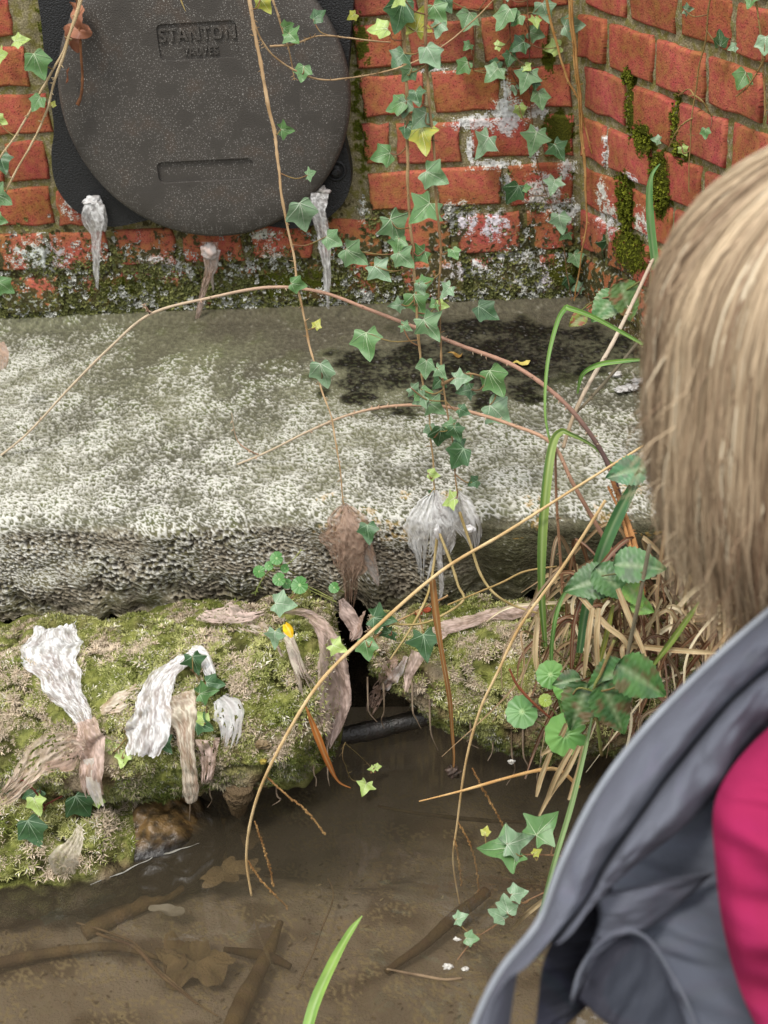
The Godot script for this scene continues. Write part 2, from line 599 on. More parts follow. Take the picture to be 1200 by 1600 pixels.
func walls() -> void:
	var white := [
		[Vector2(0.086, 0.314), 0.034, 1.0], [Vector2(0.037, 0.307), 0.045, 0.014, 0.9], [Vector2(0.087, 0.354), 0.008, 0.035, 0.9], [Vector2(0.135, 0.320), 0.02, 0.8], [Vector2(0.028, 0.265), 0.008, 0.03, 0.9], [Vector2(0.064, 0.239), 0.05, 0.009, 0.8],
		[Vector2(0.127, 0.267), 0.012, 0.035, 0.8], [Vector2(0.138, 0.190), 0.034, 0.04, 0.9], [Vector2(0.178, 0.227), 0.02, 0.8], [Vector2(0.172, 0.157), 0.03, 0.9], [Vector2(0.083, 0.203), 0.012, 0.03, 0.8], [Vector2(0.010, 0.154), 0.03, 0.03, 0.9], [Vector2(0.060, 0.141), 0.03, 0.8],
		[Vector2(-0.010, 0.166), 0.012, 0.02, 0.8], [Vector2(0.140, 0.051), 0.06, 0.03, 0.7], [Vector2(0.089, 0.086), 0.05, 0.012, 0.8], [Vector2(-0.008, 0.390), 0.05, 0.006, 0.6], [Vector2(-0.149, 0.172), 0.014, 0.02, 0.6], [Vector2(-0.693, 0.119), 0.06, 0.04, 0.7], [Vector2(-0.704, 0.005), 0.1, 0.012, 1.0],
		[Vector2(-0.623, 0.204), 0.02, 0.03, 0.6], [Vector2(-0.491, 0.094), 0.05, 0.03, 0.6], [Vector2(-0.313, 0.141), 0.03, 0.012, 0.9], [Vector2(-0.307, 0.103), 0.03, 0.03, 0.5], [Vector2(0.026, 0.067), 0.06, 0.02, 0.7]]
	var moss := [
		[Vector2(0.166, 0.286), 0.028, 0.04, 1.1], [Vector2(0.151, 0.398), 0.012, 0.035, 0.8], [Vector2(-0.142, 0.316), 0.013, 0.12, 0.65], [Vector2(-0.132, 0.442), 0.02, 0.05, 0.7], [Vector2(-0.617, 0.459), 0.012, 0.08, 0.7], [Vector2(-0.280, 0.057), 0.12, 0.03, 0.7], [Vector2(-0.551, 0.057), 0.1, 0.03, 0.7],
		[Vector2(0.171, 0.061), 0.03, 0.05, 0.9], [Vector2(-0.120, 0.062), 0.05, 0.03, 0.6]]
	var span := Rect2(-1.0, -0.03, 1.22, 0.68)
	var m: Array = wall_maps(span.position.x, span.end.y, 1220, 680, white, moss, 0.085, 40)
	var wall := thing("brick_wall", "red brick wall behind the round iron flap valve", "brick wall")
	mortar_bed(wall, m[1], Vector3.ZERO, Vector3.RIGHT, Vector3.BACK, Rect2(-1.0, -0.03, 1.2, 0.68), span)
	var high := Buf.new()
	high.face([V(-1.6, 0.65, -0.006), V(0.197, 0.65, -0.006), V(0.197, 1.9, -0.006), V(-1.6, 1.9, -0.006)].map(func(q): return q))
	high.face([V(-1.6, 0.65, -0.22), V(-1.6, 1.9, -0.22), V(0.197, 1.9, -0.22), V(0.197, 0.65, -0.22)])
	high.face([V(-1.6, 1.9, -0.006), V(0.197, 1.9, -0.006), V(0.197, 1.9, -0.22), V(-1.6, 1.9, -0.22)])
	high.face([V(-1.6, -0.4, -0.007), V(-1.0, -0.4, -0.007), V(-1.0, 0.65, -0.007), V(-1.6, 0.65, -0.007)])
	for i in high.c.size():
		high.c[i] = lin("86543f", 0.6)
	part("added_upper_wall", high.done(), M.stone, wall)  # plain unseen wall, added to keep the sky out of the water's reflection
	var left_end := -0.6501
	var starts := [0.0, -0.0909, -0.1080, -0.136, -0.0829, -0.136, -0.0545, -0.136, -0.0465]
	for k in range(1, 9):
		var top := 0.008 + k * 0.0755
		var x: float = starts[k] - 0.1125 * 9
		for i in 20:
			var a := x + 0.1125 * i + rf(-0.002, 0.002)
			var e := a + 0.0975 + rf(-0.003, 0.003)
			if k >= 3:
				if a < -0.137 + 0.02 and e > -0.137 + 0.012:
					a = maxf(a, -0.1365)
				elif e < -0.137 + 0.012:
					continue
			if e > 0.19 or e < -0.99:
				e = minf(e, 0.19)
			if e - a < 0.028 or e < -0.99:
				continue
			lay_brick(wall, m[0], Vector3.ZERO, Vector3.RIGHT, Vector3.BACK, Rect2(a, top - 0.0635 + rf(-0.001, 0.001), e - a, 0.0625), span)
		if k >= 3:
			var shift: float = [0.0, 0.018, -0.004, -0.006][k % 4] if k < 7 else -0.014
			for i in 3:
				var e := left_end + shift - 0.1125 * i
				var a := e - 0.1015 if not (k == 4 and i == 0) else e - 0.066
				if k == 4 and i > 0:
					a += 0.0355
					e += 0.0355
				if a > -0.995:
					lay_brick(wall, m[0], Vector3.ZERO, Vector3.RIGHT, Vector3.BACK, Rect2(a, top - 0.0635 + rf(-0.001, 0.001), e - a, 0.0625), span)
	lay_brick(wall, m[0], Vector3.ZERO, Vector3.RIGHT, Vector3.BACK, Rect2(-0.6487, 0.008 + 3 * 0.0755 - 0.064, 0.05, 0.058), span, 0.005)
	# grey-green crust and white flakes growing thick at the foot of the wall
	var t := []
	var c := []
	for i in 17000:
		var x := rf(-0.85, 0.19)
		var y := pow(rf(0, 1), 1.5) * 0.23 - 0.005
		var p := V(x, y, 0)
		var keep := ss(0.17, 0.03, y + 0.12 * nz.get_noise_3dv(p * 120.0) + 0.05 * nz.get_noise_3dv(p * 400.0))
		var s := blot(white, x, y) * 0.6
		if rf(0, 1) > maxf(keep * 0.72, s):
			continue
		var bright := nz.get_noise_3dv(p * 260.0 + V(4, 4, 4)) + rf(-0.45, 0.45)
		var col := lin("4c5030").lerp(lin("7d7e4c"), rf(0, 1))
		if bright > 0.27:
			col = lin("c9c9bf", rf(0.55, 1.0))
		t.append(upright(p + V(0, 0, -0.001), (Vector3.BACK + V(rf(-0.6, 0.6), rf(-0.6, 0.6), 0)).normalized(), rf(0.003, 0.0075)))
		c.append(col)
	scatter(wall, "crust", sprig(4, 0.3, 0.5), M.moss, t, c)
	# the wing wall runs off towards the viewer at an angle
	var d := V(0.2, 0, 0.372).normalized()
	var n := V(-d.z, 0, d.x)
	var o := V(0.197, 0, 0)
	span = Rect2(-0.01, -0.03, 0.5, 0.68)
	white = [[Vector2(0.066, 0.205), 0.02, 0.03, 0.8], [Vector2(0.079, 0.273), 0.012, 0.04, 0.8], [Vector2(0.151, 0.252), 0.03, 0.008, 0.9], [Vector2(0.088, 0.171), 0.05, 0.04, 0.7], [Vector2(0.179, 0.187), 0.03, 0.03, 0.7]]
	moss = [[Vector2(0.143, 0.391), 0.015, 0.02, 1.1], [Vector2(0.149, 0.351), 0.013, 0.05, 1.0], [Vector2(0.184, 0.317), 0.03, 0.03, 1.1], [Vector2(0.228, 0.258), 0.03, 0.06, 1.1], [Vector2(0.265, 0.367), 0.012, 0.04, 1.0], [Vector2(0.281, 0.322), 0.025, 0.02, 0.8], [Vector2(0.134, 0.204), 0.03, 0.06, 0.9], [Vector2(0.153, 0.139), 0.06, 0.04, 0.9], [Vector2(-0.031, 0.072), 0.03, 0.05, 0.8]]
	m = wall_maps(span.position.x, span.end.y, 500, 680, white, moss, 0.06, 60)
	var wing := thing("brick_wing_wall", "angled red brick wing wall with a strip of green moss, right of the valve wall", "brick wall")
	mortar_bed(wing, m[1], o, d, n, Rect2(-0.005, -0.3, 0.55, 0.95), span)
	for k in range(-3, 9):
		var top := 0.008 + k * 0.0755
		var joint := 0.137 if k % 2 else 0.083
		for i in range(-1, 4):
			var a := joint + 0.1255 * i + 0.0055
			var e := a + 0.111
			a = maxf(a, 0.003)
			if e - a > 0.03:
				lay_brick(wing, m[0], o, d, n, Rect2(a, top - 0.0635 + rf(-0.001, 0.001), e - a, 0.0625), span)
	t = []
	c = []
	for i in 9000:
		var s := rf(0.0, 0.34)
		var y := rf(0.0, 0.42)
		var w := blot(moss, s, y) + 0.5 * nz.get_noise_3dv(V(s, y, 3) * 200.0)
		if w < 0.45:
			continue
		t.append(upright(o + d * s + V(0, y, 0) - n * 0.001, (n + V(rf(-0.5, 0.5), rf(-0.2, 0.8), 0)).normalized(), rf(0.003, 0.007)))
		c.append(lin("4d5216").lerp(lin("8a9030"), rf(0, 1) * ss(0.3, 1.0, w)).lerp(lin("2c3010"), rf(0, 0.6)))
	scatter(wing, "moss", sprig(5, 0.2, 0.5), M.moss, t, c)

# ---------------------------------------------------------------- the crusted concrete ledge
func ledge() -> void:
	var b := Buf.new()
	var xs := spaced([[-1.3, 30], [-0.88, 590], [0.33, 60], [0.52]])
	var rows := spaced([[-0.02, 290], [0.585, 30], [0.635, 90], [0.80, 30], [0.95]])
	for s in rows:
		for x in xs:
			var q := V(x, s, 0)
			var low: float = -0.205 + 0.02 * nz.get_noise_3dv(V(x, 0, 2) * 45.0) + 0.02 * nz.get_noise_3dv(V(x, 5, 2) * 140.0) + 0.018 * ss(-0.1, 0.1, x)
			var p: Vector3
			var n: Vector3
			var nose := 0.61
			if s < nose - 0.025:
				p = V(x, -0.0645 * s, s)
				n = V(0, 1, 0.0645)
			elif s < nose + 0.014:
				var a := (s - nose + 0.025) / 0.039 * PI / 2
				p = V(x, -0.0377 - 0.025 + 0.025 * cos(a), nose - 0.025 + 0.025 * sin(a))
				n = V(0, cos(a), sin(a))
			elif s < 0.80:
				var f := (s - nose - 0.014) / (0.80 - nose - 0.014)
				p = V(x, lerpf(-0.0627, low, f), nose - 0.012 * f * f)
				n = V(0, -0.1, 1)
			else:
				var f := (s - 0.80) / 0.15
				p = V(x, low + 0.004 * sin(f * 3.0), nose - 0.012 - f * 0.3)
				n = V(0, -1, 0.2 * (1 - f))
			n = n.normalized()
			var big := nz.get_noise_3dv(q * 40.0)
			var mid := nz.get_noise_3dv(q * 150.0 + V(0, 0, 9))
			var fine := nf.get_noise_3dv(q * 900.0)
			var warp := V(nz.get_noise_3dv(q * 400.0), nz.get_noise_3dv(q * 400.0 + V(31, 0, 0)), 0) * 0.004
			# thread-like net of pale fibres: borders of small cells
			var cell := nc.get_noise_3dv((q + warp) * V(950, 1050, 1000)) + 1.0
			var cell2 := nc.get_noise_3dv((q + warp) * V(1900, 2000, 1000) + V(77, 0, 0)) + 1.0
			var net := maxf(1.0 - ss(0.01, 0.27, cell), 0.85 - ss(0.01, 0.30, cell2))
			# how thickly the fibres cover this place
			var cover := 0.04 + 0.48 * ss(0.03, 0.58, s) + 0.22 * big + 0.26 * mid
			cover += 0.34 * ss(-0.45, -0.75, x) * ss(0.0, 0.12, s)
			cover -= 0.55 * ss(0.22, 0.05, s) * ss(-0.62, -0.4, x)
			var soot := 1.0 - Vector2((x - 0.0535) / 0.25, (s - 0.18) / 0.13).length()
			soot = ss(-0.05, 0.4, soot + 0.7 * big + 0.6 * mid + 0.2 * fine)
			cover -= 0.8 * soot
			var front := ss(nose - 0.008, nose + 0.016, s)
			var smooth_face := front * ss(-0.04, 0.07, x + 0.05 * mid + 0.04 * big)
			cover -= 0.9 * smooth_face
			cover += front * (1.0 - smooth_face) * (-0.15 - 0.55 * ss(0.68, 0.80, s))
			var w := clampf(net * 1.25 + cover - 1.0, 0, 1)
			w = ss(0.10, 0.5, w + 0.34 * fine)
			var c := lin("75735f", 0.7).lerp(lin("88876a", 0.72), clampf(0.5 + big + 0.6 * fine, 0, 1))
			c = c.lerp(lin("838a5a", 0.7), ss(0.05, 0.4, mid) * 0.5)
			var brownish := ss(0.24, 0.04, s + 0.1 * big) * ss(-0.7, -0.4, x)
			c = c.lerp(lin("6a6152", 0.64), brownish * 0.7)
			c = c.lerp(lin("221d1a", 0.45), soot * 0.95 * clampf(0.85 + fine + 0.5 * mid, 0, 1))
			c = c.lerp(lin("655f4a", 0.55), smooth_face * 0.75)
			var porous := front * (1.0 - smooth_face)
			c = c.lerp(lin("b3a591", 0.85).lerp(lin("8f8568", 0.75), clampf(0.5 + 1.4 * mid, 0, 1)), porous * 0.7)
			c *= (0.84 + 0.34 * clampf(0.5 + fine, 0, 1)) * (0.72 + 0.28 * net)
			c = c.lerp(lin("dcd9cf", 0.85), w * (0.34 + 0.52 * ss(-0.3, 0.5, mid + 0.8 * fine + 0.35 * ss(0.35, 0.62, s))))
			if mid > 0.3 and fine > 0.05 and s > 0.55 and s < 0.64 and x > -0.2:
				c = c.lerp(lin("b58a3c"), 0.35)
			var h := 0.0035 * big + 0.0022 * mid + 0.0006 * fine + 0.0017 * w + 0.0008 * net * (1 - soot)
			if s < 0.05:
				h += 0.012 * ss(0.03, 0.0, s)
			# hollows eaten into the front
			if porous > 0.02:
				var bend := V(nz.get_noise_3dv(q * 300.0), nz.get_noise_3dv(q * 300.0 + V(0, 60, 0)), 0) * 0.004
				var hole := nd.get_noise_3dv((q + bend) * V(1150, 1000, 0) + V(200, 0, 0)) + 1.0
				var hole2 := nd.get_noise_3dv((q + bend) * V(2000, 1700, 0) + V(500, 0, 0)) + 1.0
				var size := 0.40 * ss(-0.35, 0.25, nz.get_noise_3dv(q * 120.0 + V(0, 90, 0)))
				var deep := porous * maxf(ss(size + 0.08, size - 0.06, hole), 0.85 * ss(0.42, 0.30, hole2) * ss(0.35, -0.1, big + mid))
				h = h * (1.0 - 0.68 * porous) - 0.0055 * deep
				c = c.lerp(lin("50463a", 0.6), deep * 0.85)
				h += porous * 0.010 * nz.get_noise_3dv(q * 90.0 + V(0, 20, 0))
			h += front * (0.008 * nz.get_noise_3dv(q * 60.0 + V(3, 0, 0)) + 0.02 * minf(0.0, nz.get_noise_3dv(q * 130.0 + V(0, 40, 0))) * ss(0.69, 0.79, s))
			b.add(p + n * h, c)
	b.grid(0, rows.size(), xs.size())
	var o := thing("concrete_ledge", "long concrete ledge crusted with white fibres at the foot of the brick wall", "ledge")
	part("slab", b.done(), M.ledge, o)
	b = Buf.new()
	b.face([V(-1.3, -0.15, 0.42), V(0.6, -0.15, 0.42), V(0.6, -0.5, 0.42), V(-1.3, -0.5, 0.42)], lin("3a3428", 0.5))
	b.face([V(-1.3, -0.06, 0.0), V(0.6, -0.06, 0.0), V(0.6, -0.06, 0.5), V(-1.3, -0.06, 0.5)], lin("3a3428", 0.5))
	part("footing", b.done(), M.stone, o)

# ---------------------------------------------------------------- mossy stones
func ring_point(k: Array, e: float, x: float, a: float) -> Vector3:
	var ca := cos(a)
	var sa := sin(a)
	var r := pow(pow(absf(ca), e) + pow(absf(sa), e), -1.0 / e)
	return V(x, k[0] + k[2] * r * sa, k[1] + k[3] * r * ca)

func stone(key: String, called: String, label: String, moss_share: float, tufts: int, wet: bool) -> void:
	var s: Dictionary = STONES[key]
	var b := Buf.new()
	var k: Array = s.k
	var xa := maxf(k[0][0], -0.95)
	var xe := minf(k[k.size() - 1][0], 0.42)
	var cols := 300
	var nx := int((xe - xa) / 0.0028)
	var mid := 0.5 * (xa + xe)
	var o := thing(called, label, "stone", "", V(clampf(mid, -0.5, 0.3), -0.45, float(k[2][2])))
	var tr := []
	var tc := []
	for i in nx + 1:
		var x := lerpf(xa + 0.0001, xe - 0.0001, float(i) / nx)
		var kn := knot(s, x)
		for j in cols:
			var p := ring_point(kn, s.e, x, TAU * j / cols)
			var out := V(0, p.y - kn[0], p.z - kn[1]).normalized()
			var up := out.y
			var lump := stone_bump(p)
			var fine := nf.get_noise_3dv(p * 700.0)
			var mossy := ss(-0.25, 0.3, nz.get_noise_3dv(p * 110.0 + V(3, 8, 1)) + 0.35 * up + moss_share - 0.5)
			var pulp := ss(0.0, 0.4, nz.get_noise_3dv(p * 130.0 + V(40, 0, 0)) + 0.2 * fine)
			var c := lin("75634a", 0.62).lerp(lin("9a8864", 0.7), clampf(0.5 + fine * 1.2, 0, 1))
			if wet:
				c = lin("564630", 0.58).lerp(lin("886b42", 0.68), clampf(0.5 + fine * 1.6 + 0.4 * nz.get_noise_3dv(p * 140.0), 0, 1))
				c = c.lerp(lin("2b241b", 0.5), ss(WATER + 0.02, WATER, p.y))
			else:
				c = c.lerp(lin("a8977e", 0.75), pulp * 0.7)
				c = c.lerp(lin("66702f", 0.65).lerp(lin("94994c", 0.75), clampf(0.5 + fine * 1.4, 0, 1)), mossy * 0.85)
				c = c.lerp(lin("3a3322", 0.5), ss(WATER + 0.004, WATER - 0.006, p.y) * 0.85)
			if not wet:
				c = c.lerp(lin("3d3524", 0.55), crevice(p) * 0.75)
			var q := p + out * (lump + 0.0035 * nf.get_noise_3dv(p * 420.0) + 0.0012 * fine)
			b.add(q, c)
	b.grid(0, nx + 1, cols, true, true)
	part("rock", b.done(), M.wet if wet else M.stone, o)
	for i in tufts:
		var x := rf(xa, xe)
		var kn := knot(s, x)
		if kn[2] < 0.03:
			continue
		var a := rf(-0.75, 2.3)
		var p := ring_point(kn, s.e, x, a)
		var out := V(0, p.y - kn[0], p.z - kn[1]).normalized()
		var where := nz.get_noise_3dv(p * 110.0 + V(3, 8, 1)) + 0.35 * out.y + moss_share - 0.5
		var bare := nz.get_noise_3dv(p * 160.0 + V(60, 2, 0))
		if where + rf(-0.3, 0.3) < -0.12 or bare > 0.42 or crevice(p) > rf(0.25, 0.9) or p.y < WATER + 0.012:
			continue
		var n := (out + V(rf(-0.5, 0.5), rf(-0.1, 0.5), rf(-0.3, 0.5))).normalized()
		tr.append(upright(p + out * (stone_bump(p) - 0.001), n, rf(0.0025, 0.0075) * (1.0 + 0.9 * nz.get_noise_3dv(p * 200.0 + V(7, 7, 0)))))
		var hue := nz.get_noise_3dv(p * 80.0 + V(0, 70, 0)) + rf(-0.5, 0.5)
		var c := lin("7d8640", 0.76).lerp(lin("bdbb7c", 0.88), clampf(0.5 + hue, 0, 1))
		if nz.get_noise_3dv(p * 130.0 + V(40, 0, 0)) + rf(-0.35, 0.35) > 0.2:
			c = lin("cdbba2", rf(0.65, 1.0))
		elif rf(0, 1) < 0.1:
			c = lin("e0d8c4", 0.9)
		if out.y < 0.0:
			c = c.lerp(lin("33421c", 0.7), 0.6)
		c *= rf(0.8, 1.25)
		tc.append(c)
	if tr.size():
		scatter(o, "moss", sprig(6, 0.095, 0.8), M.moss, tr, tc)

func stones() -> void:
	stone("left", "mossy_stone", "long mossy stone draped with soaked tissue, below the crusted ledge", 0.72, 50000, false)
	stone("right", "mossy_stone", "mossy stone right of the dark gap, with a long pink rag on top", 0.58, 26000, false)
	stone("low", "mossy_stone", "low mossy stone with ivy leaves at the water's edge", 0.5, 13000, false)
	stone("wet", "wet_rock", "bare ochre brown rock dipping into the water", 0.0, 0, true)

# ---------------------------------------------------------------- the iron flap valve
func rounded_rect(w: float, h: float, r: float, at: Vector2) -> PackedVector2Array:
	var out := PackedVector2Array()
	for q in [[1, 1, 0], [-1, 1, 1], [-1, -1, 2], [1, -1, 3]]:
		for k in 5:
			var a: float = PI / 2 * (q[2] + k / 4.0)
			out.append(at + Vector2(q[0] * (w / 2 - r) + r * cos(a), q[1] * (h / 2 - r) + r * sin(a)))
	return out

func pocket(parent: Node, w: float, h: float, at: Vector2, z0: float, m: Material) -> void:
	var p := CSGPolygon3D.new()
	p.name = "recess"
	p.polygon = rounded_rect(w, h, 0.008, at)
	p.depth = 0.05
	p.position = V(0, 0, z0)
	p.material = m
	p.operation = CSGShape3D.OPERATION_SUBTRACTION
	parent.add_child(p, true)

func lettering(parent: Node, text: String, size: float, at: Vector3, deep: float) -> void:
	var t := TextMesh.new()
	var f := SystemFont.new()
	f.font_names = PackedStringArray(["Droid Sans"])
	f.font_weight = 600
	t.font = f
	t.text = text
	t.font_size = 64
	t.pixel_size = size / 46.0
	t.depth = deep
	t.curve_step = 1.0
	var o := part("lettering", t, M.letters, parent)
	o.position = at

func valve() -> void:
	var c := V(-0.3702, 0.3806, 0.0500)
	var o := thing("flap_valve", "big round dark iron flap valve set in the brick wall", "flap valve", "", V(c.x, c.y, 0))
	var black := StandardMaterial3D.new()
	black.albedo_color = Color(0.10, 0.10, 0.10)
	black.roughness = 0.6
	black.heightmap_enabled = true
	black.heightmap_scale = 0.12
	black.heightmap_texture = grain(0.08, 4, false, 12)
	black.uv1_triplanar = true
	black.uv1_world_triplanar = true
	black.uv1_scale = Vector3.ONE * 7.0
	# weathered iron: brown-grey with pale specks
	var w := 1024
	var a := field(w, w, 0.01, 4, 71)
	var s := field(w, w, 0.22, 1, 72, 1)
	var g := field(w, w, 0.35, 2, 73)
	var px := PackedByteArray()
	px.resize(w * w * 3)
	for i in w * w:
		var q := V(0.275, 0.258, 0.238) * (0.84 + 0.16 * a[i] / 255.0 + 0.20 * g[i] / 255.0)
		q = q.lerp(V(0.33, 0.26, 0.21), ss(0.62, 0.9, a[i] / 255.0) * 0.3)
		if s[i] < 38 and g[i] > 128 and a[i] > 80:
			q = V(0.68, 0.67, 0.64)
		if s[i] > 205 and g[i] < 110:
			q *= 0.7
		for k in 3:
			px[i * 3 + k] = int(clampf(q[k], 0, 1) * 255)
	var iron := StandardMaterial3D.new()
	iron.albedo_texture = ImageTexture.create_from_image(Image.create_from_data(w, w, false, Image.FORMAT_RGB8, px))
	iron.roughness = 0.6
	iron.metallic_specular = 0.4
	iron.uv1_triplanar = true
	iron.uv1_world_triplanar = true
	iron.uv1_scale = Vector3.ONE * 1.35
	iron.uv1_offset = V(0.3, 0.1, 0)
	iron.heightmap_enabled = true
	iron.heightmap_scale = 0.1
	iron.heightmap_texture = ImageTexture.create_from_image(Image.create_from_data(w, w, false, Image.FORMAT_L8, g))
	M.letters = iron
	# frame plate with two ears
	var outline := PackedVector2Array()
	for q in smooth_path([V(-0.2902, 0.1610, 0.0000), V(-0.2487, 0.1570, 0.0000), V(-0.2037, 0.1700, 0.0000), V(-0.1711, 0.1982, 0.0000), V(-0.1579, 0.2332, 0.0000), V(-0.1589, 0.2703, 0.0000), V(-0.1628, 0.3070, 0.0000), V(-0.1529, 0.3758, 0.0000), V(-0.1406, 0.4519, 0.0000), V(-0.1295, 0.5616, 0.0000), V(-0.1933, 0.6098, 0.0000), V(-0.3425, 0.6320, 0.0000), V(-0.5065, 0.6287, 0.0000), V(-0.5960, 0.5890, 0.0000), V(-0.6078, 0.4967, 0.0000), V(-0.6144, 0.4197, 0.0000), V(-0.6181, 0.3399, 0.0000), V(-0.6308, 0.2943, 0.0000), V(-0.6326, 0.2451, 0.0000), V(-0.6121, 0.2057, 0.0000), V(-0.5756, 0.1825, 0.0000), V(-0.5483, 0.1726, 0.0000), V(-0.4882, 0.1818, 0.0000), V(-0.4018, 0.1940, 0.0000), V(-0.3208, 0.1689, 0.0000)], 4):
		outline.append(Vector2(q.x - c.x, q.y - c.y))
	var plate := CSGPolygon3D.new()
	plate.name = "frame_plate"
	plate.polygon = outline
	plate.depth = 0.03
	plate.material = black
	plate.position = V(0, 0, 0.026)
	o.add_child(plate)
	# the lid, turned from its profile, with two sunk panels
	var lid := CSGCombiner3D.new()
	lid.name = "lid"
	o.add_child(lid)
	var turned := CSGPolygon3D.new()
	turned.name = "turned_disc"
	turned.mode = CSGPolygon3D.MODE_SPIN
	turned.spin_sides = 120
	turned.polygon = PackedVector2Array([Vector2(0, 0), Vector2(0.224, 0), Vector2(0.2245, 0.016), Vector2(0.222, 0.022), Vector2(0.217, 0.0255), Vector2(0.19, 0.0275), Vector2(0.0, 0.029)])
	turned.rotation = V(PI / 2, 0, 0)
	turned.position = V(0, 0, 0.029)
	turned.material = iron
	turned.smooth_faces = true
	lid.add_child(turned)
	var face := 0.0575
	var p1 := V(-0.3652, 0.4640, 0.0575)
	var p2 := V(-0.3801, 0.2670, 0.0575)
	pocket(lid, 0.121, 0.054, Vector2(p1.x - c.x, p1.y - c.y), face + 0.0465, iron)
	pocket(lid, 0.152, 0.034, Vector2(p2.x - c.x, p2.y - c.y), face + 0.0450, iron)
	lettering(lid, "STANTON", 0.0187, V(p1.x - c.x + 0.0005, p1.y - c.y + 0.010, face - 0.0035), 0.006)
	lettering(lid, "VALVES", 0.0115, V(p1.x - c.x + 0.002, p1.y - c.y - 0.0155, face - 0.0035), 0.005)
	# bolts: two carry rags, the third sits in its hole
	for q in [V(-0.5763, 0.2142, 0.0300), V(-0.2095, 0.2131, 0.0300), V(-0.1804, 0.2476, 0.0260)]:
		var bolt := Buf.new()
		for row in [[0.0105, -0.004], [0.0105, 0.010], [0.009, 0.012], [0.0055, 0.0122], [0.0055, 0.022], [0.0045, 0.0235], [0.0, 0.0236]]:
			for k in 6:
				bolt.add(V(q.x - c.x + row[0] * cos(TAU * k / 6), q.y - c.y + row[0] * sin(TAU * k / 6), q.z + row[1] * (0.5 if q.z < 0.028 else 1.0)))
		bolt.grid(0, 7, 6, true, true)
		part("bolt", bolt.done(), black, o).position = Vector3.ZERO
	var ring := Buf.new()
	var rc := V(-0.1804, 0.2476, 0.0260)
	for row in [[0.0125, -0.002], [0.0125, 0.0015], [0.0145, 0.0025], [0.0165, 0.0015], [0.0165, -0.002]]:
		for k in 28:
			ring.add(V(rc.x - c.x + row[0] * cos(TAU * k / 28), rc.y - c.y + row[0] * sin(TAU * k / 28), rc.z + row[1]))
	ring.grid(0, 5, 28, false, true)
	part("bolt_hole", ring.done(), black, o).position = Vector3.ZERO
# ---------------------------------------------------------------- soaked tissue
func along(p: PackedVector3Array, t: float) -> Vector3:
	var f := clampf(t, 0, 1) * (p.size() - 1)
	var i := mini(int(f), p.size() - 2)
	return p[i].lerp(p[i + 1], f - i)

